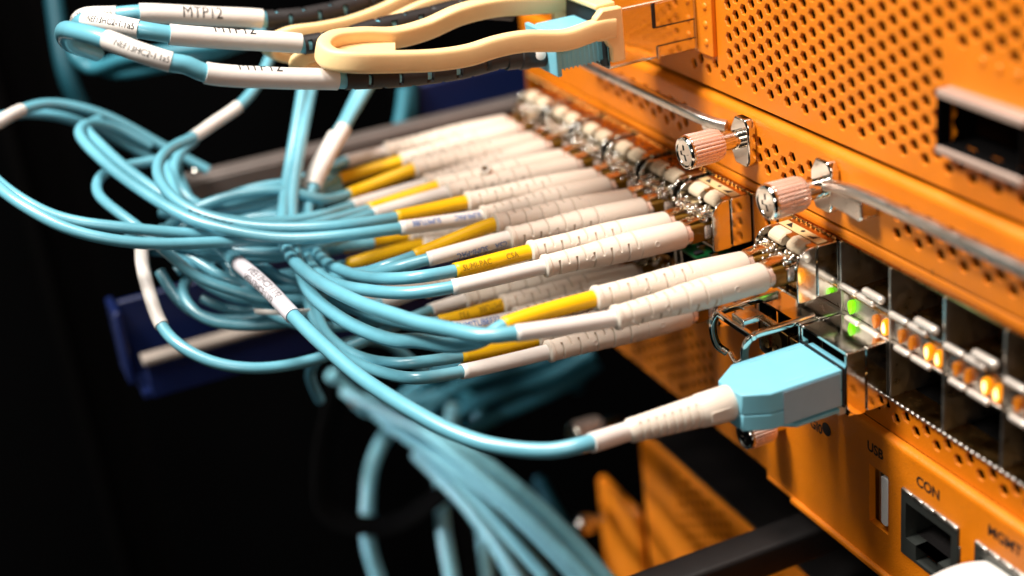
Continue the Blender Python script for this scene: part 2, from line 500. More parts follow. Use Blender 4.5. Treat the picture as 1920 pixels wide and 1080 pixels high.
# control points, cm, world frame
LCD = {"u0n":{"tip":[-1.72,-1.4,-2.35],"rib":[-1.72,-4.42,-2.2],"end":[-1.72,-6.32,-2.1],"col":"w","path":[[-2.05,-7.05,-2.13],[-3.12,-7.58,-2.31],[-4.07,-7.84,-2.48],[-5.33,-7.91,-2.63],[-6.54,-7.76,-2.69],[-7.54,-7.59,-2.67],[-8.19,-7.43,-2.43],[-8.78,-7.23,-2.03],[-9.34,-6.95,-1.62],[-9.78,-6.61,-1.19],[-10.22,-6.25,-0.74],[-10.79,-5.83,-0.2]]},
    "u0f":{"tip":[-2.34,-1.4,-2.35],"rib":[-2.34,-4.42,-2.12],"end":[-2.34,-6.01,-2.08],"col":"y","path":[[-2.35,-6.74,-2.0],[-3.23,-7.17,-2.24],[-4.62,-7.48,-2.52],[-5.92,-7.62,-2.63],[-6.9,-7.47,-2.68],[-7.63,-7.32,-2.52],[-8.15,-7.15,-2.3],[-8.52,-6.86,-2.04],[-8.98,-6.36,-1.66],[-9.53,-5.69,-1.21],[-10.18,-4.79,-0.61],[-10.73,-4.13,-0.17]]},
    "u1n":{"tip":[-3.31,-1.4,-2.35],"rib":[-3.31,-4.44,-2.15],"end":[-3.31,-6.2,-2.14],"col":"w","path":[[-3.54,-6.77,-2.24],[-4.15,-7.15,-2.5],[-4.79,-7.53,-2.69],[-5.74,-7.71,-2.84],[-6.67,-7.69,-2.84],[-7.42,-7.54,-2.65],[-8.23,-7.3,-2.48],[-8.74,-7.02,-2.19],[-9.09,-6.61,-1.87],[-9.74,-5.87,-1.41],[-10.37,-5.06,-0.92],[-10.88,-4.36,-0.28]]},
    "u1f":{"tip":[-3.93,-1.4,-2.35],"rib":[-3.93,-4.47,-2.06],"end":[-3.93,-6.28,-2.29],"col":"y","path":[[-3.9,-6.87,-2.31],[-4.47,-7.16,-2.58],[-5.32,-7.49,-2.8],[-6.26,-7.61,-2.9],[-7.03,-7.64,-2.8]]},
    "u2n":{"tip":[-4.9,-1.4,-2.35],"rib":[-4.9,-4.34,-2.24],"end":[-4.9,-6.17,-2.02],"col":"w","path":[[-4.99,-7.33,-1.9],[-5.4,-8.53,-1.78],[-6.0,-9.63,-1.43],[-6.67,-10.17,-1.21],[-8.23,-10.87,-0.76],[-9.66,-11.3,-0.35],[-10.44,-11.34,-0.22],[-11.13,-11.04,-0.27],[-11.65,-10.44,-0.65],[-11.77,-9.75,-1.3]]},
    "u2f":{"tip":[-5.52,-1.4,-2.35],"rib":[-5.52,-4.43,-2.09],"end":[-5.52,-6.03,-2.02],"col":"y","path":[[-5.33,-7.21,-1.83],[-5.84,-8.61,-1.67],[-6.33,-9.34,-1.5],[-7.01,-9.92,-1.27],[-7.84,-10.18,-0.99],[-8.53,-10.11,-0.74],[-9.13,-9.67,-0.62],[-9.49,-9.08,-0.61],[-9.99,-8.44,-0.53],[-10.29,-7.83,-0.4],[-10.76,-7.22,-0.15],[-11.34,-6.69,0.25]]},
    "u3n":{"tip":[-6.49,-1.4,-2.35],"rib":[-6.49,-4.49,-2.17],"end":[-6.49,-6.24,-2.22],"col":"w","path":[[-6.02,-7.5,-2.09],[-5.85,-8.66,-1.92],[-5.89,-9.71,-1.71],[-5.88,-11.07,-1.37],[-6.24,-12.29,-0.89],[-6.84,-12.95,-0.43],[-7.62,-13.35,-0.12],[-8.79,-13.58,0.16],[-9.86,-13.38,0.33],[-10.71,-12.86,0.31],[-11.43,-12.34,0.27],[-12.01,-11.6,0.12],[-12.22,-10.49,-0.5],[-12.27,-9.44,-1.48],[-11.99,-8.5,-2.27]]},
    "u3f":{"tip":[-7.11,-1.4,-2.35],"rib":[-7.11,-4.48,-2.23],"end":[-7.11,-6.13,-2.34],"col":"y","path":[[-6.44,-7.37,-2.09],[-6.26,-8.55,-1.96],[-6.32,-9.61,-1.73],[-6.52,-11.27,-1.19],[-6.9,-12.39,-0.82],[-7.38,-13.04,-0.35],[-8.24,-13.38,-0.08],[-9.38,-13.64,0.12],[-10.47,-13.41,0.35],[-11.39,-12.9,0.22],[-12.07,-12.21,0.0],[-12.35,-11.31,-0.4],[-12.45,-10.25,-1.28],[-12.29,-9.2,-2.22]]},
    "u4n":{"tip":[-8.08,-1.4,-2.35],"rib":[-8.08,-4.42,-2.47],"end":[-8.08,-6.25,-2.54],"col":"w","path":[[-7.41,-7.11,-2.32],[-7.27,-8.3,-2.12],[-7.39,-9.36,-1.76],[-7.69,-9.98,-1.38],[-9.04,-10.66,-0.85],[-10.19,-11.01,-0.48],[-11.02,-11.13,-0.32],[-11.76,-10.74,-0.42]]},
    "u4f":{"tip":[-8.7,-1.4,-2.35],"rib":[-8.7,-4.45,-2.29],"end":[-8.7,-6.11,-2.49],"col":"y","path":[[-8.17,-6.86,-2.25],[-8.29,-7.58,-1.86],[-8.46,-8.52,-1.78],[-8.48,-9.23,-1.82],[-8.53,-9.84,-1.97],[-8.67,-10.35,-2.32]]},
    "u5n":{"tip":[-9.67,-1.4,-2.35],"rib":[-9.67,-4.42,-2.38],"end":[-9.67,-6.05,-2.44],"col":"y","path":[[-8.92,-6.62,-2.22],[-9.09,-7.3,-2.43],[-9.16,-8.09,-2.41],[-9.33,-9.01,-2.32],[-9.68,-9.47,-1.99],[-10.35,-9.56,-1.66],[-10.95,-9.26,-1.39],[-11.4,-8.76,-1.27]]},
    "u5f":{"tip":[-10.29,-1.4,-2.35],"rib":[-10.29,-4.57,-2.26],"end":[-10.29,-5.59,-2.28],"col":"w","path":[[-9.93,-6.18,-2.22],[-10.09,-6.81,-2.4],[-9.98,-7.89,-2.52],[-9.88,-8.93,-2.58],[-9.86,-9.71,-2.76]]},
    "g2n":{"tip":[1.16,-1.4,-2.2],"rib":[1.16,-4.42,-2.13],"end":[1.16,-6.31,-1.86],"col":"w","path":[[1.0,-6.73,-1.84],[0.41,-7.07,-1.87],[-0.41,-7.45,-1.94],[-0.83,-7.63,-1.94],[-1.96,-7.93,-2.06],[-3.41,-8.18,-2.18],[-5.15,-8.29,-2.33],[-6.38,-8.19,-2.38],[-7.31,-7.97,-2.25],[-8.14,-7.63,-1.98],[-9.02,-7.15,-1.48],[-9.59,-6.76,-0.97],[-10.41,-6.25,-0.34]]},
    "g2f":{"tip":[0.54,-1.4,-2.2],"rib":[0.54,-4.48,-1.98],"end":[0.54,-6.26,-2.0],"col":"y","path":[[0.59,-6.64,-2.12],[0.08,-7.0,-2.34],[-0.65,-7.43,-2.4],[-1.03,-7.64,-2.52],[-2.06,-7.99,-2.62],[-3.44,-8.25,-2.66],[-4.41,-8.31,-2.64],[-5.55,-8.16,-2.61],[-6.48,-7.98,-2.51],[-7.41,-7.74,-2.34],[-8.07,-7.48,-2.0],[-8.86,-7.03,-1.47],[-9.53,-6.62,-0.99],[-10.52,-6.03,-0.42]]},
    "l0n":{"tip":[-1.72,-1.4,-4.08],"rib":[-1.72,-4.53,-3.99],"end":[-1.72,-6.36,-3.86],"col":"w","path":[[-1.61,-7.25,-3.66],[-2.27,-7.56,-3.78],[-3.18,-7.88,-3.85],[-3.99,-8.08,-3.81],[-4.78,-8.15,-3.7],[-5.33,-8.12,-3.51],[-5.9,-8.06,-3.26],[-6.56,-7.96,-3.04]]},
    "l0f":{"tip":[-2.34,-1.4,-4.08],"rib":[-2.34,-4.47,-3.99],"end":[-2.34,-6.1,-3.87],"col":"y","path":[[-2.38,-7.16,-3.71],[-3.1,-7.64,-3.82],[-3.7,-7.92,-3.79],[-4.52,-8.09,-3.7],[-5.16,-8.05,-3.56],[-5.69,-7.98,-3.38],[-6.34,-7.86,-3.17],[-6.91,-7.77,-2.91]]},
    "l1n":{"tip":[-3.31,-1.4,-4.08],"rib":[-3.31,-4.49,-3.9],"end":[-3.31,-5.88,-3.74],"col":"w","path":[[-3.67,-6.47,-3.65],[-4.62,-7.05,-3.63],[-5.57,-7.53,-3.53],[-6.51,-7.91,-3.34]]},
    "l1f":{"tip":[-3.93,-1.4,-4.08],"rib":[-3.93,-4.51,-3.86],"end":[-3.93,-5.95,-3.83],"col":"y","path":[[-4.22,-6.52,-3.79],[-5.04,-7.03,-3.71],[-6.01,-7.52,-3.58],[-6.87,-7.93,-3.35]]},
    "l2n":{"tip":[-4.9,-1.4,-4.08],"rib":[-4.9,-4.97,-3.99],"end":[-4.9,-5.75,-4.01],"col":"w","path":[[-4.52,-6.54,-3.91],[-4.5,-7.27,-4.04],[-4.46,-7.87,-4.11],[-4.46,-8.77,-4.12],[-4.5,-9.62,-3.99],[-4.79,-10.37,-3.75],[-5.25,-10.85,-3.44],[-5.92,-11.06,-3.2],[-6.63,-11.07,-2.73],[-7.25,-11.01,-2.38],[-7.77,-10.89,-2.17],[-8.25,-10.69,-2.02]]},
    "l2f":{"tip":[-5.52,-1.4,-4.08],"rib":[-5.52,-5.61,-3.77],"end":[-5.52,-6.56,-3.83],"col":"w","path":[[-5.82,-7.38,-3.86],[-6.02,-8.28,-3.92],[-6.16,-9.15,-3.84],[-6.47,-9.82,-3.73],[-6.85,-10.21,-3.52],[-7.39,-10.32,-3.24],[-7.83,-10.04,-3.08],[-8.06,-9.47,-3.1]]},
    "l3n":{"tip":[-6.49,-1.4,-4.08],"rib":[-6.49,-5.23,-3.19],"end":[-6.49,-6.93,-3.2],"col":"y","path":[[-7.24,-7.23,-3.49],[-7.36,-7.8,-3.44],[-7.42,-8.49,-3.39],[-7.78,-9.06,-3.11],[-8.28,-9.59,-2.76]]},
    "l3f":{"tip":[-7.11,-1.4,-4.08],"rib":[-7.11,-4.94,-3.76],"end":[-7.11,-6.6,-3.71],"col":"w","path":[[-7.27,-7.26,-3.69],[-7.38,-8.07,-3.63],[-7.69,-8.77,-3.31],[-8.24,-9.39,-2.93]]},
    "l4n":{"tip":[-8.08,-1.4,-4.08],"rib":[-8.08,-5.01,-3.59],"end":[-8.08,-6.58,-3.44],"col":"y","path":[[-8.41,-7.01,-3.58],[-8.41,-7.73,-3.42],[-8.6,-8.5,-3.17],[-8.87,-9.48,-2.9]]}}
CBD = {"E":{"r":0.115,"p":[[-10.79,-9.72,-1.36],[-10.45,-10.48,-1.21],[-9.72,-11.09,-1.02],[-9.0,-11.37,-1.02],[-8.28,-11.41,-1.08],[-7.47,-11.12,-1.31],[-6.81,-10.77,-1.63],[-6.62,-10.49,-2.05],[-6.46,-10.11,-2.54],[-6.18,-9.54,-2.91],[-5.91,-8.91,-3.2],[-5.72,-8.04,-3.38],[-5.73,-7.23,-3.43]]},
    "I":{"r":0.115,"p":[[-8.56,-10.88,-2.01],[-7.94,-10.48,-2.23],[-7.23,-9.93,-2.51],[-6.72,-9.58,-2.79],[-6.52,-9.11,-3.09],[-6.37,-8.42,-3.32],[-6.29,-7.76,-3.44],[-6.45,-6.99,-3.46]]},
    "J":{"r":0.115,"p":[[-8.39,-9.72,-2.39],[-7.58,-9.14,-2.62],[-7.07,-8.73,-2.86],[-6.63,-8.32,-3.19],[-6.49,-7.89,-3.38],[-6.37,-7.15,-3.51]]},
    "M1":{"r":0.115,"p":[[-8.37,-11.04,-2.03],[-7.56,-10.32,-2.16],[-6.78,-9.39,-2.29],[-6.41,-8.38,-2.49],[-6.46,-7.44,-2.59],[-6.81,-6.63,-2.68]]},
    "M2":{"r":0.115,"p":[[-8.46,-10.67,-2.53],[-7.68,-9.91,-2.54],[-7.01,-9.16,-2.61],[-6.65,-8.34,-2.68],[-6.66,-7.53,-2.74]]},
    "M3":{"r":0.11,"p":[[-9.79,-10.1,-2.25],[-9.33,-9.47,-2.2],[-9.14,-8.76,-2.03],[-9.03,-8.03,-1.92],[-8.97,-7.07,-2.0],[-9.09,-6.29,-2.1]]},
    "M4":{"r":0.11,"p":[[-7.64,-9.9,-3.58],[-7.14,-9.47,-3.77],[-6.71,-8.77,-3.86],[-6.52,-8.01,-3.89],[-6.57,-7.28,-3.93]]},
    "B1":{"r":0.12,"p":[[-6.5,-5.53,-6.28],[-6.7,-6.33,-5.31],[-6.63,-7.32,-5.04],[-7.61,-7.9,-5.89],[-9.02,-7.49,-7.51]]},
    "V1":{"r":0.115,"p":[[-11.16,-9.58,-1.45],[-10.19,-9.67,-1.58],[-9.36,-9.7,-1.86],[-8.67,-9.56,-2.18],[-8.17,-9.33,-2.54],[-7.82,-8.89,-2.9]]},
    "V2":{"r":0.11,"p":[[-11.42,-9.27,-1.65],[-10.62,-9.37,-1.91],[-9.94,-9.33,-2.3],[-9.47,-9.16,-2.65],[-8.96,-8.72,-2.85]]},
    "U":{"r":0.145,"p":[[2.46,-5.73,-3.54],[2.25,-6.32,-3.58],[1.7,-7.04,-3.52],[1.0,-7.52,-3.44],[0.09,-7.91,-3.32],[-1.32,-8.33,-3.19],[-2.48,-8.61,-2.98],[-3.75,-8.85,-2.75],[-4.87,-9.03,-2.53],[-5.92,-9.3,-2.29],[-6.76,-9.48,-2.16],[-7.57,-9.75,-2.17]]},
    "N1":{"r":0.118,"p":[[-8.09,-10.19,-2.66],[-7.48,-9.63,-3.22],[-7.02,-9.01,-3.66],[-6.72,-8.18,-3.85],[-6.65,-7.35,-3.81],[-6.63,-6.52,-3.92]]},
    "N2":{"r":0.118,"p":[[-7.88,-6.27,-2.63],[-7.8,-7.14,-2.5],[-8.06,-8.11,-2.27],[-8.24,-8.91,-2.3],[-8.31,-9.65,-2.51],[-8.43,-10.17,-2.91]]},
    "N3":{"r":0.118,"p":[[-9.03,-9.76,-2.09],[-8.16,-9.42,-2.39],[-7.49,-9.07,-2.75],[-7.07,-8.55,-3.19],[-6.93,-7.93,-3.47],[-6.99,-6.95,-3.54]]},
    "N4":{"r":0.115,"p":[[-9.28,-6.04,-2.48],[-9.11,-6.86,-2.51],[-9.02,-7.91,-2.57],[-8.95,-8.81,-2.7],[-9.15,-9.61,-2.68],[-9.58,-10.21,-2.53]]},
    "N5":{"r":0.118,"p":[[-7.34,-7.18,-3.48],[-8.0,-7.03,-2.98],[-8.63,-6.8,-2.47],[-9.2,-6.42,-1.97],[-9.91,-5.74,-1.43],[-10.62,-4.9,-0.76]]},
    "N6":{"r":0.115,"p":[[-9.73,-5.88,-2.39],[-9.85,-6.89,-2.47],[-9.94,-8.01,-2.45],[-9.91,-8.91,-2.49],[-9.95,-9.79,-2.64]]},
    "N7":{"r":0.12,"p":[[-8.15,-10.52,-2.09],[-7.34,-10.21,-2.51],[-6.85,-9.85,-2.98],[-6.58,-9.3,-3.35],[-6.48,-8.44,-3.58],[-6.57,-7.59,-3.69]]},
    "N8":{"r":0.12,"p":[[-7.48,-9.38,-2.54],[-6.78,-9.28,-2.93],[-6.07,-8.99,-3.42],[-5.44,-8.42,-3.77],[-5.16,-7.61,-3.92],[-5.03,-6.73,-3.98]]},
    "N9":{"r":0.12,"p":[[-7.64,-5.96,-3.34],[-7.64,-6.93,-3.16],[-7.68,-7.84,-2.84],[-7.79,-8.73,-2.6],[-7.76,-9.56,-2.59],[-7.69,-10.32,-2.85]]},
    "N10":{"r":0.12,"p":[[-8.02,-10.6,-2.89],[-7.32,-10.4,-3.44],[-6.84,-9.89,-3.77],[-6.54,-9.16,-3.81],[-6.43,-8.25,-3.78],[-6.45,-7.28,-3.69]]},
    "T1":{"r":0.17,"p":[[-13.53,-6.14,0.33],[-13.85,-7.18,0.15],[-14.28,-8.29,0.15],[-15.25,-9.47,-0.01],[-15.99,-10.21,-0.29],[-16.29,-10.47,0.12],[-16.89,-10.19,0.35],[-17.05,-9.06,0.37]]},
    "T2":{"r":0.17,"p":[[-14.15,-6.58,0.03],[-14.45,-7.65,-0.2],[-14.8,-8.67,-0.29],[-15.73,-9.74,-0.44],[-16.54,-10.04,-0.24]]},
    "T3":{"r":0.2,"p":[[-13.98,-2.65,-1.99],[-13.8,-2.88,-2.55],[-13.61,-3.19,-3.17],[-13.45,-3.4,-3.67]]},
    "T4":{"r":0.2,"p":[[-14.0,-2.47,-1.81],[-13.89,-2.63,-2.63],[-13.84,-2.96,-3.74]]},
    "T5":{"r":0.25,"p":[[-20.2,-10.25,1.04],[-19.74,-10.42,-0.03],[-19.25,-10.52,-1.11],[-19.31,-10.37,-2.07]]},
    "D1":{"r":0.19,"p":[[-14.99,-5.51,-10.6],[-13.43,-4.79,-10.8],[-11.9,-4.11,-10.97],[-9.29,-3.64,-11.12],[-6.73,-3.31,-11.27],[-4.22,-3.11,-11.39],[-2.97,-3.07,-11.51]]},
    "D2":{"r":0.19,"p":[[-14.84,-4.73,-11.5],[-12.76,-4.21,-11.71],[-10.79,-3.71,-11.72],[-8.22,-3.28,-11.81],[-5.66,-3.02,-12.0],[-4.29,-2.88,-12.29]]},
    "D3":{"r":0.19,"p":[[-14.85,-4.17,-12.23],[-12.78,-3.65,-12.44],[-10.37,-3.5,-12.42],[-8.38,-3.32,-12.71],[-6.45,-3.17,-12.91]]},
    "D4":{"r":0.19,"p":[[-13.93,-4.08,-11.63],[-11.46,-3.56,-11.44],[-8.86,-3.12,-11.57],[-6.66,-2.81,-11.73],[-4.73,-2.62,-11.9]]},
    "D5":{"r":0.19,"p":[[-13.39,-2.99,-14.27],[-12.06,-2.89,-14.48],[-10.71,-2.85,-14.8],[-9.45,-2.95,-15.05]]},
    "D6":{"r":0.21,"p":[[-15.73,-3.52,-12.32],[-15.29,-4.42,-12.73],[-14.71,-5.13,-13.29],[-14.42,-5.45,-14.13],[-13.98,-5.77,-15.26],[-13.4,-5.74,-16.43]]},
    "D7":{"r":0.21,"p":[[-15.2,-2.17,-12.33],[-14.45,-2.71,-13.08],[-13.92,-3.27,-13.9],[-13.31,-3.62,-14.93],[-12.22,-3.92,-16.42]]},
    "D8":{"r":0.19,"p":[[-13.94,-2.14,-14.88],[-13.2,-2.47,-15.67],[-12.18,-2.85,-16.62]]},
    "D9":{"r":0.21,"p":[[-15.49,-3.31,-12.65],[-15.37,-2.04,-11.89],[-14.68,-0.87,-11.41],[-14.11,0.3,-11.16],[-13.89,1.65,-10.77]]},
    "D10":{"r":0.21,"p":[[-15.11,-2.62,-12.87],[-14.8,-1.62,-12.23],[-14.24,-0.6,-11.84],[-13.64,0.58,-11.41],[-13.41,1.74,-10.95]]},
    "D18":{"r":0.21,"p":[[-15.21,-1.95,-13.34],[-14.7,-0.86,-12.8],[-14.24,0.23,-12.38],[-13.86,1.15,-11.96],[-13.56,1.95,-11.44]]},
    "D19":{"r":0.21,"p":[[-16.77,-3.53,-12.62],[-16.58,-2.09,-11.87],[-16.04,-0.83,-11.48],[-15.46,0.38,-11.23],[-15.1,1.69,-10.93]]},
    "D11":{"r":0.19,"p":[[-16.64,-3.24,-12.66],[-16.35,-2.26,-12.47],[-15.92,-1.38,-12.64],[-15.54,-1.28,-13.35],[-15.64,-2.19,-13.85]]},
    "D12":{"r":0.21,"p":[[-14.98,0.21,-15.7],[-13.65,0.09,-16.11],[-12.16,0.02,-16.78]]},
    "D13":{"r":0.21,"p":[[-14.76,0.81,-10.88],[-14.33,1.27,-11.38],[-14.03,1.62,-11.72],[-14.27,1.48,-12.53]]},
    "D14":{"r":0.21,"p":[[-15.27,-5.67,-10.16],[-15.25,-5.17,-11.01],[-15.33,-4.76,-11.72],[-15.92,-3.77,-12.14]]},
    "D15":{"r":0.19,"p":[[-15.46,-4.66,-11.37],[-13.45,-4.07,-11.4],[-11.24,-3.65,-11.47],[-8.79,-3.31,-11.63],[-6.64,-3.11,-11.77],[-4.92,-2.96,-12.03]]},
    "D16":{"r":0.19,"p":[[-12.79,-3.82,-11.34],[-10.25,-3.25,-11.27],[-7.7,-2.87,-11.34],[-5.25,-2.73,-11.4],[-3.89,-2.61,-11.68]]},
    "D17":{"r":0.19,"p":[[-13.49,-4.04,-12.49],[-11.87,-3.6,-13.03],[-10.24,-3.24,-13.66],[-8.66,-3.07,-14.34]]}}
MPD = {"m0":{"boot":[[-4.05,-2.71,1.12],[-4.05,-3.62,1.25],[-4.0,-4.77,1.24],[-3.95,-5.87,1.34],[-3.9,-7.07,1.54]],"path":[[-3.9,-7.2,1.58],[-3.9,-8.4,1.87],[-3.9,-9.56,2.22],[-3.95,-9.85,2.41],[-4.0,-10.1,2.51],[-4.2,-10.58,2.75],[-4.6,-11.02,2.98],[-5.2,-11.38,3.07],[-6.2,-11.53,2.93],[-7.4,-11.39,2.43],[-8.6,-10.81,1.84]]},
    "m1":{"boot":[[-6.2,-2.63,1.53],[-6.2,-3.56,1.77],[-6.1,-4.66,1.79],[-6.0,-5.73,1.81],[-5.9,-6.44,1.79],[-5.9,-7.22,1.82]],"path":[[-5.9,-7.28,1.86],[-5.9,-8.52,2.2],[-5.9,-9.72,2.55],[-6.0,-10.24,2.73],[-6.3,-10.66,2.86],[-6.9,-11.01,2.87],[-7.8,-11.08,2.6],[-8.6,-10.74,2.15]]},
    "m2":{"boot":[[-8.4,-3.63,2.03],[-8.2,-4.71,1.9],[-8.0,-5.75,1.84],[-7.9,-6.6,1.87],[-7.9,-7.41,1.97]],"path":[[-7.9,-7.49,2.01],[-7.9,-8.67,2.31],[-7.9,-9.89,2.61],[-8.0,-10.31,2.64],[-8.3,-10.89,2.66],[-8.8,-10.97,2.4],[-9.4,-10.42,2.02]]}}
T0D = [[-3.22,-1.8,1.6],[-3.22,-2.15,1.62],[-3.24,-2.83,1.55],[-3.26,-3.7,1.7],[-3.28,-4.24,1.71],[-3.3,-4.78,1.66],[-3.3,-5.42,1.7],[-3.3,-6.24,1.84],[-3.35,-7.03,2.0],[-3.6,-7.32,2.06],[-4.0,-7.35,2.13],[-4.5,-7.0,2.13],[-4.8,-6.33,2.0],[-4.9,-5.66,1.85],[-5.0,-4.96,1.85],[-5.0,-4.26,1.99],[-5.05,-3.44,1.99],[-5.08,-2.62,1.87],[-5.08,-1.67,1.74],[-5.08,-1.19,1.67]]
T1D = [[-7.7,-3.89,2.08],[-7.6,-4.7,1.8],[-7.5,-5.71,1.65],[-7.4,-6.43,1.67],[-7.4,-7.12,1.71],[-7.5,-7.51,1.57],[-7.8,-7.42,1.29],[-8.1,-6.81,1.0],[-8.3,-6.04,0.95]]
T2D = [[-6.9,-3.0,2.04],[-6.9,-3.62,1.88],[-6.9,-4.36,1.8],[-6.85,-5.23,1.61],[-6.7,-6.12,1.47],[-6.4,-6.78,1.47],[-6.2,-7.17,1.49],[-6.2,-7.34,1.42],[-6.4,-6.99,1.21],[-6.6,-6.2,1.13]]

# ================================================================== the setting
g = G().box(-60, -59.5, -60, 30, -60, 60)
tag(make('wall', g, 'wall'), kind='structure')
g = G().box(-60, 60, 30, 30.5, -60, 60)
tag(make('wall', g, 'wall'), kind='structure')
g = G().box(-60, 60, -60, 30, -60, -59.5)
tag(make('floor', g, 'wall'), kind='structure')

# ================================================================== upper orange unit
UP = root('network_chassis', (0, 0.12, 0), 'upper orange chassis with large perforated front above the cable rows', 'chassis')


def up_hole(x, z):
    if z < 0.3 or x < -3.75:
        return False
    if x < -2.3 and z > 0.62:
        return False                    # plate around the plugged module
    if 4.3 < x < 6.09 and 0.80 < z < 1.67:
        return None                     # open port
    if 4.1 < x < 8.4 and 0.6 < z < 2.5:
        return False                    # plain margin round the empty port
    if 4.2 < x < 8.6 and 2.3 < z < 2.9 and x > 6.2:
        return False
    return True


make('perforated_front', hexplate(-12.05, 11, 0.04, 7.5, 0.12, 0.07, up_hole, -3.01, 0.388), 'orange', UP, sharp=25)
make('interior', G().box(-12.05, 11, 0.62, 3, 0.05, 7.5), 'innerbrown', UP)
make('bottom_plate', G().box(-12.05, 11, 0.36, 4, -0.012, 0.035), 'dark', UP)  # coloured black to stand for the shaded crevice above the bezel
make('side_plate', G().box(-12.1, -12.052, 0.1, 4, 0.0, 7.5), 'orange', UP)
# cover plate of the plugged slot with three dimples
make('slot_plate', G().prism(rounded(-5.8, -2.62, 0.72, 2.4, 0.04), 'y', 0.02, 0.118), 'orange', UP, bevel=0.015)
for z in (0.98, 1.34, 1.7):
    make('dimple', G().lathe((-2.86, 0.022, z), (0, -1, 0), [(0, .085), (.012, .08), (.028, .06), (.036, .03), (.038, 1e-5)], 16), 'orange', UP)
# empty port with pale frame
fx0, fx1, fz0, fz1 = 4.25, 6.14, 0.71, 1.76
pf = make('empty_port', G().box(fx0 + .05, fx1 - .05, 2.0, 2.05, fz0 + .05, fz1 - .05), 'dark', UP)
make('frame_bar', G().prism(rounded(fx0 - .02, fx1 + .03, fz1 - .14, fz1, .04), 'y', -0.14, 0.5), 'paleframe', pf, bevel=.03)
make('frame_bar', G().prism(rounded(fx0 - .02, fx1 + .03, fz0, fz0 + .14, .04), 'y', -0.14, 0.5), 'paleframe', pf, bevel=.03)
make('frame_side', G().box(fx0 + .0, fx0 + .05, -0.13, 2, fz0 + .142, fz1 - .142), 'dark', pf)
make('frame_side', G().box(fx1 - .05, fx1 + .0, -0.13, 2, fz0 + .142, fz1 - .142), 'dark', pf)
make('cavity_wall', G().box(fx0 + .05, fx1 - .05, .51, 2, fz1 - .15, fz1 - .141), 'dark', pf)
make('cavity_wall', G().box(fx0 + .05, fx1 - .05, -.1, 2, fz0 + .141, fz0 + .155), 'dark', pf)
for (x, z) in ((4.95, 2.28), (5.32, 2.25), (5.7, 2.24)):
    make('rivet', G().lathe((x, .119, z), (0, -1, 0), [(0, .08), (.02, .06), (.026, 1e-5)], 14), 'orange', UP)

# ================================================================== main orange unit (cages, thumbscrews, ports)
RT = root('router_chassis', (0, 0, -8.15), 'orange router chassis in the middle with rows of fibre ports and USB and CON sockets', 'router')
XL, XR = -12.05, 10.5


def bez_hole(x, z):
    if not (-1.16 < z < -0.5):
        return False
    if x < -7.9 or (-3.6 < x < -1.3) or (0.75 < x < 2.9):
        return False
    return True


bz = make('bezel', hexplate(XL, XR, -1.445, -0.22, 0.0, 0.07, bez_hole, -3.007 + 0.557 * 11, -1.07), 'orange', RT, sharp=25)
# rounded upper edge of the bezel
prof = [(1.6, -0.065)] + [(0.16 - .16 * math.sin(math.radians(a)), -0.225 + .16 * math.cos(math.radians(a))) for a in range(0, 91, 10)]
prof += [(0.06, -0.225), (0.2, -0.1), (1.6, -0.1)]
make('bezel_edge', G().prism(prof, 'x', XL, XR), 'orange', RT, sharp=40)
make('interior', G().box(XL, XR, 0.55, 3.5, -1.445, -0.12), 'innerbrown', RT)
make('seam', G().box(XL, XR, 0.1, 0.5, -1.497, -1.447), 'dark', RT)  # black filler carries the shade of the gap
# lip above the cages
make('lip', G().prism([(.012, -1.50), (.0, -1.52), (-.005, -1.665), (.01, -1.69), (.5, -1.69), (.5, -1.50)], 'x', XL, XR), 'orange', RT, bevel=.01)
for (x, z) in ((-0.62, -1.36), (4.05, -1.42)):
    make('scratch', G().box(x, x + .012, -.003, .0, z - .08, z + .05), 'ink', RT)
# lower strip under the cages
make('lower_strip', hexplate(-1.0, XR, -5.02, -4.3, 0.05, 0.06, lambda x, z: -4.75 < z < -4.42 and x > 1.7, 2.5 - .2785 * 20, -4.69), 'orange', RT, sharp=25)
make('strip_backing', G().box(-1.0, XR, 0.5, 2.5, -5.3, -4.25), 'dark', RT)
# projecting lower panel with sockets
ridge = [(.04, -5.03), (-.02, -5.035), (-.075, -5.05), (-.11, -5.085), (-.12, -5.13), (-.12, -5.2), (.04, -5.2)]
make('panel_ridge', G().prism(ridge, 'x', -1.0, XR), 'orange', RT, sharp=50)
HOLES = [(2.50, 3.07, -7.12, -5.86), (3.47, 5.02, -7.24, -5.86), (5.42, 6.97, -7.24, -5.86)]
make('socket_panel', rectplate(-1.0, XR, -7.98, -5.201, -.12, .14, HOLES), 'orange', RT)
make('panel_end', G().box(-1.02, -1.002, -.12, .3, -7.98, -5.1), 'orange', RT)
flg = [(-.12, -7.982), (-.16, -7.99), (-.2, -8.03), (-.2, -8.1), (-.17, -8.15), (-.1, -8.17), (.9, -8.17), (.9, -7.982)]
make('bottom_flange', G().prism(flg, 'x', -0.06, XR), 'orange', RT, sharp=50, bevel=.012)
flg2 = [(-.118, -7.982), (-.14, -8.0), (-.14, -8.06), (-.1, -8.1), (.9, -8.1), (.9, -7.982)]
make('bottom_flange', G().prism(flg2, 'x', -1.0, -0.065), 'orange', RT, sharp=50)
# recessed left part of the lower front, perforated
make('perforated_front', hexplate(XL, -1.022, -8.05, -4.36, 0.06, 0.06,
     lambda x, z: -9.2 < x < -3.35 and -7.75 < z < -5.95, -3.51 - .2785 * 2, -6.9), 'orange', RT, sharp=25)
make('interior', G().box(XL, -1.03, 0.5, 3, -8.05, -4.3), 'dark', RT)
make('bottom_plate', G().box(XL, XR, 0.62, 6, -8.09, -8.06), 'orange', RT)
make('side_plate', G().box(XL - .05, XL, 0.02, 6, -8.1, -0.06), 'orange', RT)

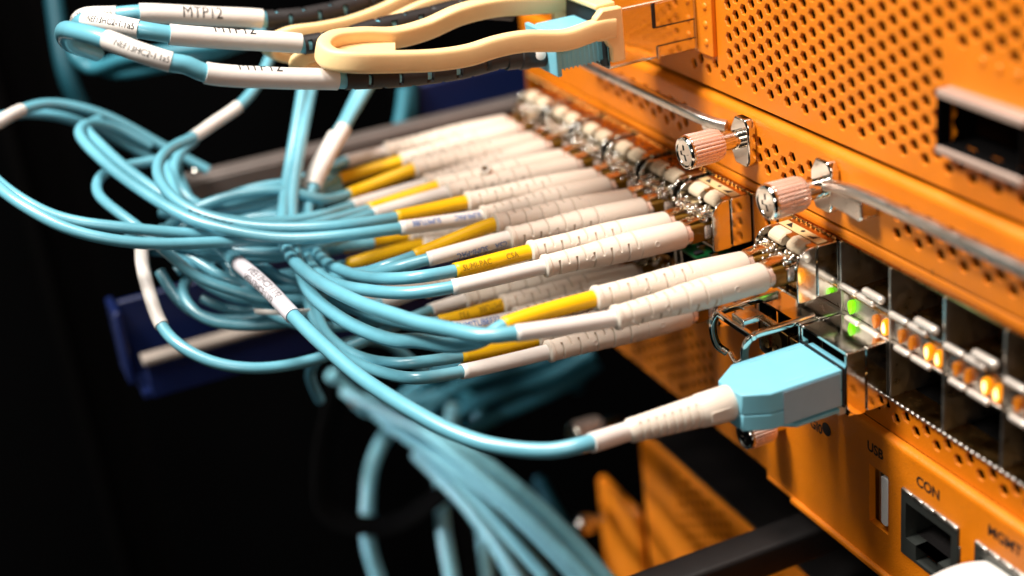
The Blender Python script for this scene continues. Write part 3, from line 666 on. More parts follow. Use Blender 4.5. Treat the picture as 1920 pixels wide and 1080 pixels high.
# perforated web between the two port blocks
make('web_panel', hexplate(-1.31, 0.1, -4.3, -1.692, -0.015, 0.06, lambda x, z: -1.05 < x < -.35 and z < -1.95, -1.1, -2.0), 'orange', RT, sharp=25)
# ---- cages
CZ = {'top': -1.70, 'mid1': -2.74, 'mid2': -3.13, 'bot': -4.27}
G1C = [-2.03 - 1.59 * k for k in range(6)]                # column centres, far block
G2D = [0.14 + 1.427 * k for k in range(7)]                # dividers, near block
cage = make('port_cage', G().box(XL + .1, XR - .2, 3.2, 3.3, -4.26, -1.71), 'dark', RT)
make('cage_roof', G().box(XL + .1, XR - .2, -0.02, 3.2, -1.735, -1.695), 'cage', cage)
make('cage_floor', G().box(XL + .1, XR - .2, -0.03, 3.2, -4.295, -4.255), 'cage', cage)
for x in G2D:
    make('cage_divider', G().prism(rounded(x - .028, x + .028, -4.253, -1.737, .01), 'y', -.045, 3.15), 'steel', cage, bevel=.008)
for c in G1C:
    make('cage_divider', G().box(c - .73, c - .70, -.03, 3.15, -4.253, -1.737), 'steel', cage)
    make('cage_divider', G().box(c + .70, c + .73, -.03, 3.15, -4.253, -1.737), 'steel', cage)
for k in range(6):
    a, b = G2D[k] + .03, G2D[k + 1] - .03
    make('cage_floor', G().box(a, b, .06, 3.1, -2.76, -2.72), 'cage', cage)
    make('cage_roof', G().box(a, b, .06, 3.1, -3.15, -3.11), 'cage', cage)
    make('lamp_bar', G().box(a, b, .03, .06, -3.11, -2.76), 'steel', cage)
    make('finger_strip', G().box(a, b, -.06, .03, -2.60, -2.545), 'steel', cage, bevel=.01)
    make('finger_strip', G().box(a, b, -.06, .03, -3.175, -3.12), 'steel', cage, bevel=.01)
    # rolled spring fingers
    if k >= 1:
        def cap(x0, x1, y, z, r):
            n = 6
            pf_ = [(r - r * math.cos(math.radians(90 * i / n)), max(1e-5, r * math.sin(math.radians(90 * i / n)))) for i in range(n + 1)]
            L = x1 - x0
            pf_ += [(L - d, rr) for d, rr in reversed(pf_)]
            return G().lathe((x0, y, z), (1, 0, 0), pf_, 14)
        make('spring_finger', cap(a + .76, a + 1.34, -.12, -2.37, .078), 'finger', cage)
        make('spring_finger', cap(a + .02, a + .52, -.08, -2.56, .062), 'finger', cage)
        make('spring_finger', cap(a + .54, a + 1.04, -.08, -2.56, .062), 'finger', cage)
        make('spring_finger', cap(a + .16, a + .58, -.08, -3.15, .06), 'finger', cage)
        make('spring_finger', cap(a + .62, a + 1.14, -.08, -3.15, .06), 'finger', cage)
        # light pipes
        for q, (dx_, ml) in enumerate(((.27, 'dim'), (.55, 'dim'), (.98, 'on'), (1.25, 'on'))):
            x = a + dx_
            if k == 1:
                ml = ('green', 'off', 'dim', 'on')[q]
            if ml == 'off':
                continue
            z = -2.93
            sc = 1.0 if ml == 'on' else .85
            tear = []
            for i in range(20):
                t = 2 * math.pi * i / 20
                rr = .085 * (1 - .34 * math.sin(t)) if q % 2 else .085 * (1 + .34 * math.sin(t))
                tear.append((x + rr * math.cos(t) * .9 * sc, z + .16 * math.sin(t) * sc))
            m_ = {'dim': 'amberdim', 'on': 'amber', 'green': 'green'}[ml]
            lp = make('light_pipe', G().prism(tear, 'y', -.06, .028), m_, cage, bevel=.01)
            if ml == 'on':
                make('glow_core', G().prism([(x + (p[0] - x) * .62, z + (p[1] - z) * .68) for p in tear], 'y', -.066, -.062), 'amberhot', lp)
        if k == 1:
            tear = [(a + .27 + .08 * math.cos(t / 9 * math.pi), -3.28 + .13 * math.sin(t / 9 * math.pi)) for t in range(18)]
            make('light_pipe', G().prism(tear, 'y', -.2, -.1), 'green', cage, bevel=.01)
# spring gasket along the cage roof
gz = G()
x = XL + .2
while x < 1.5:
    gz.lathe((x, -.055, -1.705), (1, 0, 0), [(0, .012), (.02, .028), (.1, .028), (.12, .012)], 8)
    x += .15
make('roof_gasket', gz, 'cage', cage)
gz = G()
x = 1.6
while x < XR - .3:
    gz.lathe((x, -.05, -4.27), (1, 0, 0), [(0, .012), (.02, .026), (.1, .026), (.12, .012)], 8)
    x += .14
make('floor_gasket', gz, 'steel', cage)

# ---- thumbscrews
RIB = 27


def phillips_disc(c, r, depth):
    """round end face (facing -Y) with a cross-shaped recess"""
    bm = bmesh.new()
    cx, cy, cz = c
    ring = [bm.verts.new((cx + r * math.cos(2 * math.pi * k / 28), cy, cz + r * math.sin(2 * math.pi * k / 28))) for k in range(28)]
    a, b = r * .2, r * .66
    pts = [(a, a), (b, a * .8), (b, -a * .8), (a, -a), (a * .8, -b), (-a * .8, -b), (-a, -a), (-b, -a * .8), (-b, a * .8), (-a, a), (-a * .8, b), (a * .8, b)]
    rot = math.radians(14)
    pts = [(p[0] * math.cos(rot) - p[1] * math.sin(rot), p[0] * math.sin(rot) + p[1] * math.cos(rot)) for p in pts]
    cr = [bm.verts.new((cx + p[0], cy, cz + p[1])) for p in pts]
    lo = [bm.verts.new((cx + p[0] * .55, cy + depth, cz + p[1] * .55)) for p in pts]
    ed = [bm.edges.new((ring[k], ring[(k + 1) % 28])) for k in range(28)] + [bm.edges.new((cr[k], cr[(k + 1) % 12])) for k in range(12)]
    bmesh.ops.triangle_fill(bm, use_beauty=True, edges=ed)
    for k in range(12):
        bm.faces.new((cr[k], cr[(k + 1) % 12], lo[(k + 1) % 12], lo[k]))
    bm.faces.new(lo)
    bm.verts.index_update()
    g_ = G().add([v.co.copy() for v in bm.verts], [tuple(v.index for v in f.verts) for f in bm.faces])
    bm.free()
    return g_


def thumbscrew(parent, x, z, y0, yk, yf, r, bracket=True, metal='warmmetal', drop=0.0):
    zc = z + drop
    rip = lambda k: 1.0 if k % 6 in (1, 2, 3) else (0.97 if k % 6 in (0, 4) else .885)
    kn = make('thumbscrew', G().lathe((x, yk, zc), (0, -1, 0), [(0, r * .62), (.02, r * .84), (.1, r * .93), (.13, r * .96), (yk - yf - .1, r), (yk - yf - .085, r * .98)], RIB * 6, ripple=rip), metal, parent, sharp=22)
    make('rim', G().lathe((x, yf + .1, zc), (0, -1, 0), [(-.02, r * .97), (0, r * .99), (.06, r * .97), (.095, r * .9), (.1, r * .84), (.085, r * .76), (.06, r * .72), (.06, r * .7)], 48), 'chrome', kn)
    make('end_face', phillips_disc((x, yf + .022, zc), r * .735, .055), 'chrome', kn, sharp=20)
    make('shaft', G().lathe((x, y0, zc), (0, -1, 0), [(0, r * .56), (y0 - yk - .32, r * .56), (y0 - yk - .31, r * .5), (y0 - yk - .27, r * .5), (y0 - yk - .26, r * .56), (y0 - yk + .02, r * .56)], 32), 'chrome', kn)
    if bracket:
        o = [(-.26, .2), (-.12, .43), (.2, .43), (.3, .3), (.3, -.3), (.22, -.43), (-.14, -.43), (-.26, -.22)]
        make('bracket', G().prism([(x + p[0] * 1.12, z + p[1] * 1.12) for p in o], 'y', y0 - .2, y0 - .005), 'chrome', kn, bevel=.035)
    return kn


thumbscrew(RT, -1.45, -.63, 0, -.62, -1.42, .335, drop=.05)
thumbscrew(RT, 1.22, -.72, 0, -.55, -1.34, .335, drop=-.05)
thumbscrew(RT, -.42, -6.5, -.12, -.35, -1.02, .31, bracket=False, drop=.08)

# ---- ejector bars along the bezel
def bar(pts, w, h, name='ejector_bar'):
    return make(name, G().tube(spline(pts, 6), 1.0, 20, section=(w, h)), 'steel', RT, sharp=45)


bar([(-7.9, -.42, -.36), (-6.0, -.46, -.36), (-4.0, -.46, -.36), (-2.9, -.44, -.37), (-2.45, -.38, -.40), (-2.2, -.22, -.47), (-2.05, -.1, -.5)], .10, .10)
make('bar_foot', G().prism([(-2.75, -.5), (-2.15, -.5), (-2.05, -.72), (-2.6, -.72)], 'y', -.3, -.02), 'chrome', RT, bevel=.02)
bar([(1.62, -.32, -.58), (2.0, -.4, -.46), (2.6, -.43, -.37), (4.5, -.44, -.34), (6.5, -.44, -.33), (9.5, -.44, -.33)], .095, .095)
make('bar_foot', G().prism([(1.75, -.60), (2.62, -.56), (2.66, -.86), (2.55, -.95), (1.7, -.9)], 'y', -.36, -.02), 'steel', RT, bevel=.03)

# ---- USB socket
us = make('usb_socket', G().box(2.55, 3.07, .9, .95, -7.13, -5.85), 'dark', RT)
make('shell_wall', G().box(2.62, 2.66, .021, .9, -7.08, -5.9), 'steel', us)
make('shell_wall', G().box(2.662, 3.03, .021, .9, -7.085, -7.045), 'chrome', us)
make('shell_wall', G().box(2.662, 3.03, .021, .9, -5.935, -5.895), 'dark', us)
make('tongue', G().prism(rounded(2.84, 3.035, -6.98, -5.93, .06), 'y', -.112, .85), 'usbwhite', us, bevel=.01)
make('spring_tab', G().prism([(.1, -6.1), (.3, -6.3), (.34, -6.5), (.1, -6.75), (.6, -6.75), (.6, -6.1)], 'x', 2.664, 2.70), 'steel', us)


# ---- network sockets
def rj45(x0, parent):
    x1, z0, z1 = x0 + 1.53, -7.23, -5.87
    fr_ = [(x0 + .13, x1 - .17, z0 + .38, z1 - .22), (x0 + .42, x1 - .5, z0 + .06, z0 + .38)]
    s = make('network_socket', rectplate(x0, x1, z0, z1, -.15, .25, fr_), 'grey', parent)
    make('cavity', G().box(x0 + .02, x1 - .02, .9, 1.0, z0 + .02, z1 - .02), 'dark', s)
    make('shield_side', G().box(x0, x0 + .012, -.149, .9, z0, z1), 'grey', s)
    make('shield_side', G().box(x1 - .012, x1, -.149, .9, z0, z1), 'grey', s)
    make('step', G().box(x0 + .13, x1 - .17, .1, .9, z0 + .37, z0 + .395), 'blackmetal', s)
    make('latch_block', G().box(x0 + .13, x0 + .4, .101, .9, z0 + .05, z0 + .365), 'blackmetal', s)
    make('latch_block', G().box(x1 - .48, x1 - .17, .101, .9, z0 + .05, z0 + .365), 'blackmetal', s)
    make('side_contact', G().box(x0 + .135, x0 + .3, .2, .24, z1 - .62, z1 - .36), 'grey', s)
    for q in range(5):
        a = x0 + .012 + q * .305
        make('shield_tab', G().prism([(-.175, z1 - .03), (-.16, z1 + .025), (-.1, z1 + .055), (.02, z1 + .04), (.02, z1 - .03)], 'x', a, a + .28), 'steel', s, bevel=.01)
    for q in range(2):
        zz = z0 + .3 + q * .42
        make('shield_tab', G().box(x1 + .003, x1 + .05, -.15, .02, zz, zz + .3), 'grey', s, bevel=.012)
    for q in range(8):
        xx = x0 + .3 + q * .125
        make('contact_pin', G().tube([(xx, .25, z1 - .25), (xx, .7, z1 - .62)], .018, 6), 'gold', s)
    return s


rj45(3.475, RT)
rj45(5.425, RT)
make('lettering', flat_text('USB', 2.45, -.124, -5.575, .285, .96), 'ink', RT)
make('lettering', flat_text('CON', 3.86, -.124, -5.58, .285, .96), 'ink', RT)
make('lettering', flat_text('MGMT', 5.70, -.124, -5.55, .285, .96), 'ink', RT)
make('lettering', flat_text('GI0', .62, -.124, -5.98, .285, .96), 'ink', RT)
ind = make('indicator_disc', G().lathe((1.18, -.13, -5.78), (0, -1, 0), [(0, .14), (.006, .14), (.006, .1)], 20), 'ink', RT)  # flat black disc, the darkness of a hole given by colour

# ================================================================== pluggable transceivers
SIDE = []


def sfp(xc, upper, label, group, bail=False, beige=True):
    zt, zb = (-1.72, -2.74) if upper else (-3.14, -4.42)
    t = root('optical_transceiver', (xc, 0, (zt + zb) / 2), label, 'transceiver', group)
    hw = .69
    r = .3
    rr = (.06, .03, .03, r) if upper else (r, .03, .03, .06)
    for sx in (-1, 1):
        a = xc + sx * hw
        b = a - sx * .05
        make('side_plate', G().prism(rounded(-.93, -.535, zb, zt, rr), 'x', a, b), 'chrome', t, bevel=.012)
        make('rear_side_plate', G().prism(rounded(-.5, -.05, zb + .01, zt - .005, .05), 'x', a - sx * .004, b), 'chrome', t, bevel=.015)
    if upper:
        make('top_plate', G().prism([(-.62, zt), (-.05, zt), (-.05, zt - .045), (-.62, zt - .045)], 'x', xc - hw + .055, xc + hw - .055), 'cage', t)  # brown steel stands in for dark orange reflections in the chrome
    else:
        make('top_plate', G().prism([(-.9, zt), (-.05, zt), (-.05, zt - .045), (-.9, zt - .045)], 'x', xc - hw + .055, xc + hw - .055), 'chrome', t)
    make('bottom_plate', G().box(xc - hw + .055, xc + hw - .055, -.85, -.05, zb + .005, zb + .05), 'chrome', t)
    make('core', G().box(xc - hw + .06, xc + hw - .06, -.5, 2.5, zb + .055, zt - .05), 'dark', t)
    zc = -2.35 if upper else -4.0
    for sx in (-1, 1):
        x_ = xc + sx * .31
        make('optical_bore', G().prism(rounded(x_ - .27, x_ + .27, zc - .3, zc + .28, .04), 'y', -.72, -.5), 'cage', t, bevel=.02)
    if upper and beige:
        lp = make('label_plate', G().box(xc - .62, xc + .62, -.45, -.24, zt + .004, zt + .02), 'brass' if xc > -3 else 'cage', t, bevel=.006)
        tri = [(xc + .22, -.40), (xc + .42, -.40), (xc + .42, -.25)]
        make('printed_mark', G().prism(tri, 'z', zt + .022, zt + .024), 'ink', lp)
        tri = [(xc - .45, -.40), (xc - .25, -.40), (xc - .45, -.25)]
        make('printed_mark', G().prism(tri, 'z', zt + .022, zt + .024), 'ink', lp)
        make('printed_mark', G().lathe((xc, -.33, zt + .0205), (0, 0, 1), [(0, .045), (.003, .045), (.0031, .03)], 14), 'ink', lp)
        for sx in (-1, 1):
            x_ = xc + sx * .3
            pl = [(-.46, zt + .02), (-.6, zt + .03), (-.74, zt - .04), (-.77, zt - .15), (-.68, zt - .23), (-.48, zt - .2)]
            make('latch_lug', G().prism(pl, 'x', x_ - .23, x_ + .19), 'beige', t, bevel=.03, seg=1, flat=True)
            for q in range(3):
                xq = x_ - .2 + q * .17
                make('spring_leaf', G().tube([(xq, -.55, zt - .36), (xq + .02, -.8, zt - .31), (xq + .03, -1.06, zt - .36)], 1.0, 8, section=(.055, .02)), 'brass' if q % 2 else 'chrome', t)
            make('latch_wire', G().tube([(x_ - .2, -.62, zt - .3), (x_ - .2, -1.0, zt - .27), (x_ + .12, -1.02, zt - .27), (x_ + .14, -.62, zt - .3)], .03, 8), 'chrome', t)
    if upper:
        rnd = random.Random(int(xc * 100))
        cl = G()
        for q in range(40):
            p = (xc + rnd.uniform(-.6, .6), rnd.uniform(-1.15, -.7), zt - rnd.uniform(.16, .46))
            cl.ball(p, rnd.uniform(.025, .055), 8)
        for q in range(12):
            a = Vector((xc + rnd.uniform(-.6, .6), rnd.uniform(-1.1, -.8), zt - rnd.uniform(.26, .42)))
            cl.tube([a, a + Vector((rnd.uniform(-.15, .15), rnd.uniform(.1, .3), rnd.uniform(-.05, .05)))], rnd.uniform(.015, .035), 8)
        make('latch_glints', cl, 'chrome', t)  # random chrome beads and rods added to catch glints among the latches
    if not upper:
        make('latch_lug', G().box(xc + .38, xc + .56, -1.02, -.84, zb + .02, zb + .2), 'beige', t, bevel=.03)
    if bail:
        z = zt + .02
        for sx in (-1, 1):
            make('bail_arm', G().tube(spline([(xc + sx * .6, -.55, z), (xc + sx * .6, -1.3, z - .01), (xc + sx * .58, -1.85, z - .04), (xc + sx * .56, -1.98, z - .2), (xc + sx * .5, -1.95, z - .62), (xc + sx * .42, -1.8, z - .8)], 6), 1.0, 12, section=(.05, .07)), 'chrome', t, sharp=45)
        make('bail_bar', G().box(xc - .66, xc + .66, -1.9, -1.8, z - .09, z + .03), 'chrome', t, bevel=.02)
        make('bail_bar', G().box(xc - .6, xc + .6, -1.4, -1.2, z - .06, z + .0), 'chrome', t, bevel=.02)
        make('bail_hook', G().box(xc - .2, xc + .2, -1.8, -1.42, z - .02, z + .12), 'chrome', t, bevel=.03)
        make('bail_hook', G().tube(spline([(xc + .3, -1.85, z - .6), (xc + .1, -1.9, z - .75), (xc - .2, -1.85, z - .7)], 5), .05, 10), 'chrome', t)
    return t


ORD = ['nearest', 'second', 'third', 'fourth', 'fifth', 'farthest']
for k, c in enumerate(G1C):
    sfp(c, True, 'chrome transceiver with beige latch lugs, %s in the upper row' % (ORD[k] if k in (0, 5) else ORD[k] + ' from the near end'), 'transceivers in the upper port row')
for k, c in enumerate(G1C[:5]):
    sfp(c, False, 'chrome transceiver in the lower row, %s' % (ORD[k] + ' to the thumbscrew end' if k == 0 else ORD[k] + ' from the near end'), 'transceivers in the lower port row')
sfp(.853, True, 'chrome transceiver right of the row, below the second thumbscrew, beside the empty ports', 'transceivers in the near port block')
sfp(.853, False, 'chrome transceiver with its wire bail folded out above the aqua plug', 'transceivers in the near port block', bail=True)
sfp(2.28, False, 'chrome transceiver holding the big aqua plug', 'transceivers in the near port block')
gb = root('circuit_board', (-1.2, -.8, -3.2), 'small green circuit board glimpsed between the two rows of transceivers', 'board')
make('board', G().box(-2.7, -1.36, -1.02, -.3, -3.08, -3.03), 'pcb', gb, bevel=.01)
for q in range(5):
    make('component', G().box(-2.6 + q * .25, -2.48 + q * .25, -.98 + (q % 2) * .2, -.8 + (q % 2) * .2, -3.028, -2.97), 'chrome' if q % 2 else 'ink', gb, bevel=.01)


# ================================================================== fibre cables with white boots
def boot_shape(tip, rib, prof, n=40, grooves=()):
    """prof: (s, r) control radii; grooves: (s, width, depth, first arc degrees, arc length)"""
    tip, rib = Vector(tip), Vector(rib)
    a = (rib - tip).normalized()
    L = (rib - tip).length
    u = (Vector((0, 0, 1)) - a * a.z).normalized()
    w = a.cross(u)

    def rad(s):
        for (s0, r0), (s1, r1) in zip(prof, prof[1:]):
            if s0 <= s <= s1:
                return r0 + (r1 - r0) * (s - s0) / max(1e-9, s1 - s0)
        return prof[-1][1]
    ss = set(p[0] for p in prof)
    for gr in grooves:
        ss |= {gr[0], gr[0] + .008, gr[0] + gr[1] - .008, gr[0] + gr[1]}
    ss = sorted(x for x in ss if 0 <= x <= L)
    vs_, fs_ = [], []
    for s in ss:
        for k in range(n):
            t = 360 * k / n
            r = rad(s)
            for gr in grooves:
                if gr[0] + .004 < s < gr[0] + gr[1] - .004:
                    for st in gr[3]:
                        if (t - st) % 360 < gr[4]:
                            r -= gr[2]
                            break
            tr = math.radians(t)
            vs_.append(tip + a * s + (u * math.cos(tr) + w * math.sin(tr)) * r)
    for i in range(len(ss) - 1):
        for k in range(n):
            k2 = (k + 1) % n
            fs_.append((i * n + k, i * n + k2, (i + 1) * n + k2, (i + 1) * n + k))
    fs_.append(tuple(range(n - 1, -1, -1)))
    fs_.append(tuple((len(ss) - 1) * n + k for k in range(n)))
    return G().add(vs_, fs_)


def lc_cable(key, d, label, group, inks=()):
    tip, rib, end = Vector(d['tip']), Vector(d['rib']), Vector(d['end'])
    t = root('fibre_cable', tip, label, 'cable', group)
    L = (rib - tip).length
    # plug: ringed barrel with a gold-tinted spring latch
    x, y, z = tip
    make('plug_ring', G().lathe((x, y + .02, z), (0, 1, 0), [(0, .2), (.02, .225), (.1, .225), (.12, .2)], 24), 'warmmetal', t)
    make('plug_barrel', G().prism(rounded(x - .2, x + .2, z - .2, z + .19, .06), 'y', y + .1, -.7), 'barrel', t, bevel=.01)
    make('plug_ring', G().lathe((x, -1.02, z), (0, 1, 0), [(0, .22), (.02, .245), (.12, .245), (.14, .22)], 24), 'warmmetal', t)
    lt = make('plug_latch', G().tube([(x, y + .02, z + .24), (x, -1.1, z + .27), (x, -.74, z + .23)], 1.0, 12, section=(.12, .03)), 'gold', t)
    ck = G()
    for (qx, qy, qz, qr) in ((-.17, -.93, .26, .045), (.17, -.93, .26, .05), (-.1, -.84, .31, .04), (.13, -.83, .3, .04), (0, -.9, .33, .05), (.22, -.85, .1, .045), (-.22, -.95, .05, .04)):
        ck.ball((x + qx, qy, z + qz), qr, 10)
    make('plug_glints', ck, 'chrome', t)  # chrome beads added on the plug for glints
    # boot
    prof = [(0, .2), (.015, .255), (.05, .275), (.9, .283), (1.25, .28), (1.7, .262), (L - .9, .232), (L - .12, .208), (L - .1, .226), (L - .03, .226), (L - .01, .205), (L, .17)]
    gr = []
    nG = 5
    roll = random.uniform(-40, 40)
    for q in range(nG):
        s = L - .3 - q * .36
        gr.append((s, .05, .065, (40 + roll, 220 + roll), 105))
        gr.append((s - .18, .05, .065, (-55 + roll, 125 + roll), 100))
    gr.append((1.02, .02, .012, (0,), 360))
    sd = random.uniform(0, 1)
    make('boot', boot_shape(tip, rib, sorted(prof), 48, gr), 'white', t, sharp=40)
    ax = (rib - tip).normalized()
    for s_ in (.7 + sd * .1, 1.55, L - .95):
        e_ = (VIEW - ax * VIEW.dot(ax)).normalized()
        up_ = ax.cross(e_)
        up_ = up_ if up_.z > 0 else -up_
        rs_ = .283 if s_ < 1.2 else (.262 if s_ < 1.8 else .233)
        dr = (e_ * .96 - up_ * .28).normalized()
        make('ejector_mark', G().lathe(tip + ax * s_ + dr * (rs_ - .006), dr, [(0, .055), (.01, .055), (.012, .046), (.007, .044)], 14), 'white', t)
    # sleeve and jacket follow one smooth path
    ctrl = [rib + (tip - rib).normalized() * .3, rib, end] + [Vector(p) for p in d['path']]
    sp = relax(spline(ctrl, 10), 20, 14)
    sl = sp[6:21]
    rs = [.152] * len(sl)
    rs[-1] = .150
    sle = make('sleeve', G().tube(sl, rs, 20, caps=False), 'yellow' if d['col'] == 'y' else 'shrink', t)
    sm = sle.modifiers.new('wall', 'SOLIDIFY')
    sm.thickness = .02 * K
    jr = {'g': .135, 'u': .121, 'l': .121}[key[0]]
    make('jacket', G().tube(sp[8:], jr, 14), 'aqua', t)
    for (s, s0, size, ink, flip, turn) in inks:
        make('lettering', tube_text(s, list(reversed(sl)) if True else sl, .162, s0, size, VIEW, flip, turn), ink, sle)
    return t, sp


def label_tube(parent, sp, i0, i1, r, texts=(), col='shrink'):
    seg = sp[i0:i1 + 1]
    o = make('label_tube', G().tube(seg, r, 20), col, parent, bevel=.0)
    for (s, s0, size, ink, flip, turn) in texts:
        make('lettering', tube_text(s, seg, r, s0, size, VIEW, flip, turn), ink, o)
    return o


def nearest(sp, p):
    p = Vector(p)
    return min(range(len(sp)), key=lambda i: (sp[i] - p).length)


INK = {
    'u0f': [('SUMI-PAC', .12, .17, 'inkolive', False, .1), ('CSA', 1.02, .17, 'inkolive', False, .1)],
    'u2n': [('SUMITUBE', .85, .17, 'inkblue', True, .3), ('SUMI-PAC', 1.74, .17, 'inkblue', True, .3)],
    'u1n': [('SUMI-PAC', 1.2, .19, 'inkblue', True, -.75), ('CSA', 1.62, .18, 'inkblue', True, -.75)],
    'l1f': [('F32', .62, .18, 'inkolive', True, .2), ('SUMITUBE', 1.5, .18, 'inkolive', True, .2)],
    'l1n': [('SUMITUBE', .05, .19, 'inkblue', False, .35), ('F32', .75, .19, 'inkblue', False, .35), ('C3', 1.15, .19, 'inkblue', False, .35)],
}
LCL = {
    'u0n': 'white-sleeved fibre cable, front one of the nearest pair in the upper boot row',
    'u0f': 'fibre cable with printed yellow sleeve, rear one of the nearest upper boot pair',
    'u1n': 'white-sleeved fibre cable with dark blue print, second upper boot pair from the near end',
    'u1f': 'yellow-sleeved fibre cable of the second upper boot pair from the near end',
    'u2n': 'white-sleeved fibre cable with pale blue upside-down print, third upper boot pair',
    'u2f': 'fibre cable with plain yellow sleeve above the pale blue print, third upper boot pair',
    'u3n': 'white-sleeved fibre cable of the fourth upper boot pair, looping out at the left edge',
    'u3f': 'yellow-sleeved fibre cable of the fourth upper boot pair, looping out at the left edge',
    'u4n': 'white-sleeved fibre cable of the fifth upper boot pair, second from the far end',
    'u4f': 'yellow-sleeved fibre cable of the fifth upper boot pair, second from the far end',
    'u5n': 'yellow-sleeved fibre cable of the farthest upper boot pair, blurred',
    'u5f': 'white-sleeved fibre cable at the very far end of the upper boot row, blurred',
    'g2n': 'white-sleeved fibre cable with the big front boot, rightmost upper pair by the empty ports',
    'g2f': 'yellow-sleeved fibre cable behind the big front boot, rightmost upper pair',
    'l0n': 'white-sleeved fibre cable, lowest boot hanging over the dark orange perforated front',
    'l0f': 'plain yellow-sleeved fibre cable directly above the lowest white sleeve',
    'l1n': 'white-sleeved fibre cable with blue print in shade, second lower boot pair',
    'l1f': 'yellow-sleeved fibre cable with faint print in shade, second lower boot pair',
    'l2n': 'white-sleeved fibre cable in shade whose jacket sags below the tangle on the left',
    'l2f': 'white-sleeved fibre cable deep in shade behind the lower boots',
    'l3n': 'yellow-sleeved fibre cable, lower of the two blurred yellow sleeves under the third pair',
    'l3f': 'white-sleeved blurred fibre cable just under the two blurred yellow sleeves',
    'l4n': 'yellow-sleeved fibre cable, upper of the two blurred yellow sleeves under the third pair',
}
for key, d in LCD.items():
    grp = {'u': 'fibre cables of the upper boot row', 'l': 'fibre cables of the lower boot row', 'g': 'fibre cables of the near port block'}[key[0]]
    t, sp = lc_cable(key, d, LCL[key], grp, INK.get(key, ()))
    P = [Vector(p) for p in d['path']]
    if key == 'u2f':
        label_tube(t, sp, nearest(sp, P[7]), nearest(sp, P[9]), .14)
    if key == 'u3n':
        label_tube(t, sp, nearest(sp, P[8]) + 4, nearest(sp, P[10]), .14)
    if key == 'u0n':
        label_tube(t, sp, nearest(sp, P[7]), nearest(sp, P[9]), .14)
    if key == 'u0f':
        label_tube(t, sp, nearest(sp, P[7]), nearest(sp, P[9]), .17)
    if key == 'u1n':
        label_tube(t, sp, nearest(sp, P[7]), nearest(sp, P[9]), .17)
    if key == 'l2n':
        label_tube(t, sp, nearest(sp, P[7]), nearest(sp, P[10]), .145)
    if key == 'u2f':
        jk = [c for c in t.children if c.name.startswith('jacket')][0]
        seg = list(reversed(sp[nearest(sp, P[1]):nearest(sp, P[3]) + 1]))
        make('lettering', tube_text('PLUS  CORNING', seg, .121, .15, .14, VIEW, False, -.3, 1.0), 'ink', jk)
lk = root('fibre_splice_tube', (-7.2, -4.1, -1.9), 'short cream tube end with a hole standing up among the far white boots', 'tube')
make('stub', G().lathe((-6.85, -3.35, -2.15), (.6, -.35, .6), [(0, .15), (.44, .13), (.46, .12), (.46, .075), (.2, .07)], 20), 'white', lk)

